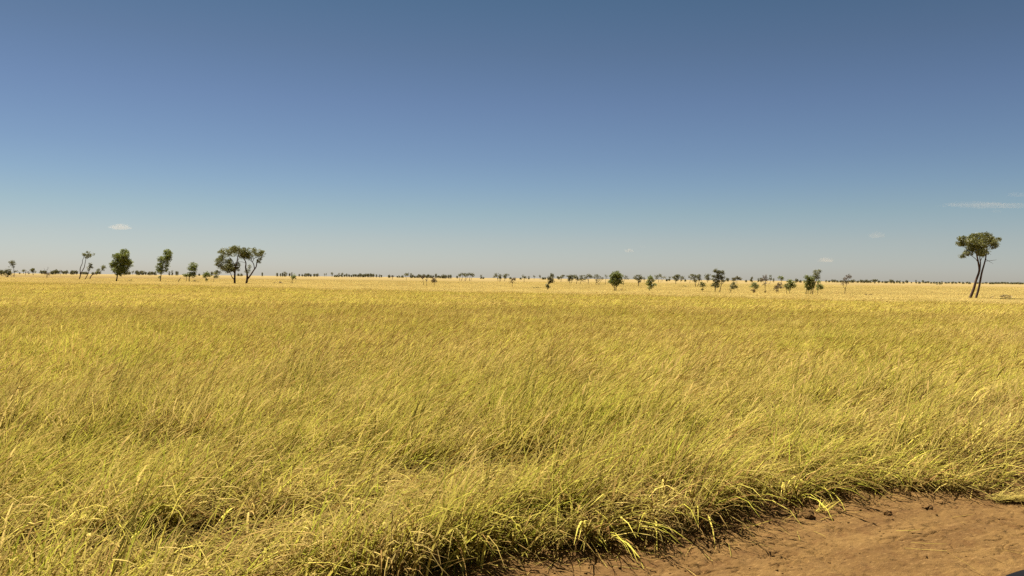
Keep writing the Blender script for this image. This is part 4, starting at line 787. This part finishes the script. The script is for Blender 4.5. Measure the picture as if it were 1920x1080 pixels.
def crumbs():
    bm_v, bm_q, off = [], [], 0
    n = 800; uu = RNG.uniform(-1.4, 9, n); nn = edge_wobble(uu) + 0.05 + np.abs(RNG.normal(0, 0.75, n)); nn = np.where(RNG.random(n) < 0.3, RNG.uniform(0, 3.2, n), nn)
    z = track_height(uu, nn); x = E0[0] + uu * EU[0] + nn * EN[0]; y = E0[1] + uu * EU[1] + nn * EN[1]
    cube = np.array([(-1, -1, -1), (1, -1, -1), (1, 1, -1), (-1, 1, -1), (-1, -1, 1), (1, -1, 1), (1, 1, 1), (-1, 1, 1)], float)
    q = np.array([(0, 3, 2, 1), (4, 5, 6, 7), (0, 1, 5, 4), (1, 2, 6, 5), (2, 3, 7, 6), (3, 0, 4, 7)])
    sz = RNG.lognormal(math.log(0.0055), 0.4, n)
    for i in range(n):
        c = cube * RNG.uniform(0.45, 1.2, (8, 3)) * sz[i] * np.array((1, 1, .6)); a = RNG.uniform(0, 6.28)
        c = c @ np.array(((math.cos(a), -math.sin(a), 0), (math.sin(a), math.cos(a), 0), (0, 0, 1)))
        bm_v.append(c + (x[i], y[i], z[i] + sz[i] * 0.25)); bm_q.append(q + off); off += 8
    o = link('gravel', mesh_np('gravel', np.concatenate(bm_v), quads=np.concatenate(bm_q), mats=[M_dirt])); tag(o, kind='stuff')
crumbs()
def straw():
    n = 1100; uu = RNG.uniform(-1.5, 14, n); nn = edge_wobble(uu) + RNG.normal(0.05, 0.32, n)
    far_ = RNG.random(n) < 0.10; nn = np.where(far_, RNG.uniform(0.3, 2.6, n), nn)
    z = track_height(uu, nn) + 0.006; b = np.stack([E0[0] + uu * EU[0] + nn * EN[0], E0[1] + uu * EU[1] + nn * EN[1], z], -1)
    v, q, c = ribbons(b, U(0.06, 0.32, n), U(0.003, 0.007, n), U(0, 6.28, n), U(1.35, 1.62, n), U(-0.15, 0.2, n), N(0, 0.5, n), U(0, 0.4, n), U(0.6, 1.15, n), U(0, 0.8, n), 4, 0.5)
    v[:, 2] = np.maximum(v[:, 2], np.repeat(z, len(v) // n))
    o = link('straw_litter', mesh_np('straw_litter', v, quads=q, mats=[M_grass], attrs={'blade': c})); tag(o, kind='stuff')
straw()
def tuft(label, px_, py_, n, length, lean, az, spread, val=1.0, root_r=0.05, tone=0.15):
    p = on_ground(px_, py_, 0.02); b = np.zeros((n, 3)); b[:, :2] = RNG.normal(0, root_r, (n, 2))
    v, q, c = ribbons(b, length * U(0.5, 1.2, n), U(0.006, 0.011, n), N(az, spread, n), N(lean, 0.12, n), U(0.0, 0.35, n), N(0, 0.6, n), U(0.0, tone, n), val * U(0.75, 1.1, n), U(0, 0.35, n), 5)
    o = link('grass_tuft', mesh_np('grass_tuft', v, quads=q, mats=[M_grass], attrs={'blade': c}), None, p); tag(o, label, 'grass tuft')
tuft('pale flattened grass tuft lying out on the bare dirt', 1868, 938, 90, 0.55, 1.42, math.radians(2), 0.28)
tuft('small yellow grass sprig growing from the dirt by the largest clod', 1536, 962, 16, 0.20, 0.9, math.radians(15), 0.5, 1.1, 0.02, 0.45)

# ------------------------------------------------------------------ black wing mirror of the vehicle the photo is taken from
m, T = mat('black plastic'); M_black = m
n = T.noise(T.n('ShaderNodeTexCoord').outputs['Object'], 400.0, 2.0)
b = T.n('ShaderNodeBsdfPrincipled', {'Base Color': (0.006, 0.006, 0.007, 1), 'Roughness': T.remap(n, 0, 1, 0.5, 0.7), 'Specular IOR Level': 0.03}); T.n('ShaderNodeOutputMaterial', {'Surface': b.outputs[0]})
m, T = mat('mirror'); M_mirror = m
n = T.noise(T.n('ShaderNodeTexCoord').outputs['Object'], 30.0, 2.0)
b = T.n('ShaderNodeBsdfPrincipled', {'Base Color': (0.7, 0.72, 0.74, 1), 'Metallic': 1.0, 'Roughness': T.remap(n, 0, 1, 0.02, 0.05)}); T.n('ShaderNodeOutputMaterial', {'Surface': b.outputs[0]})
def superell(name, material, rx, ry, rz, e=0.55, cut=None):
    bm = bmesh.new(); bmesh.ops.create_uvsphere(bm, u_segments=48, v_segments=24, radius=1.0)
    sg = lambda t: math.copysign(abs(t) ** e, t)
    for v in bm.verts:
        v.co = Vector((sg(v.co.x), sg(v.co.y), sg(v.co.z))); v.co = Vector((v.co.x * rx, v.co.y * ry, v.co.z * rz))
        if cut is not None and v.co.y < cut: v.co.y = cut
    me = bpy.data.meshes.new(name); bm.to_mesh(me); bm.free(); me.materials.append(material)
    me.polygons.foreach_set('use_smooth', np.ones(len(me.polygons), bool)); return me
d = ray(2027, 1218); p = Vector((0, 0, CAM_H)) + d * (0.9 / d.y)
wm = empty('wing_mirror', p); tag(wm, 'black rounded car mirror barely showing in the bottom corner over the dirt track', 'car mirror')
link('housing', superell('housing', M_black, 0.12, 0.06, 0.09, 0.8, -0.03), wm)
link('mirror_glass', superell('mirror_glass', M_mirror, 0.098, 0.004, 0.072, 0.7), wm, (0, -0.033, -0.003))
v, q = tube([(0.0, 0.01, -0.07), (0.02, 0.01, -0.12), (0.10, 0.0, -0.20), (0.22, -0.02, -0.26)], [0.03, 0.026, 0.026, 0.03], 12)
link('arm', mesh_np('arm', v, quads=q, mats=[M_black], smooth=True), wm)
for o in sc.objects:
    if o.get('label') and not 4 <= len(o['label'].replace('-', ' ').split()) <= 16: print('LABEL LENGTH', len(o['label'].split()), o.name, o['label'])
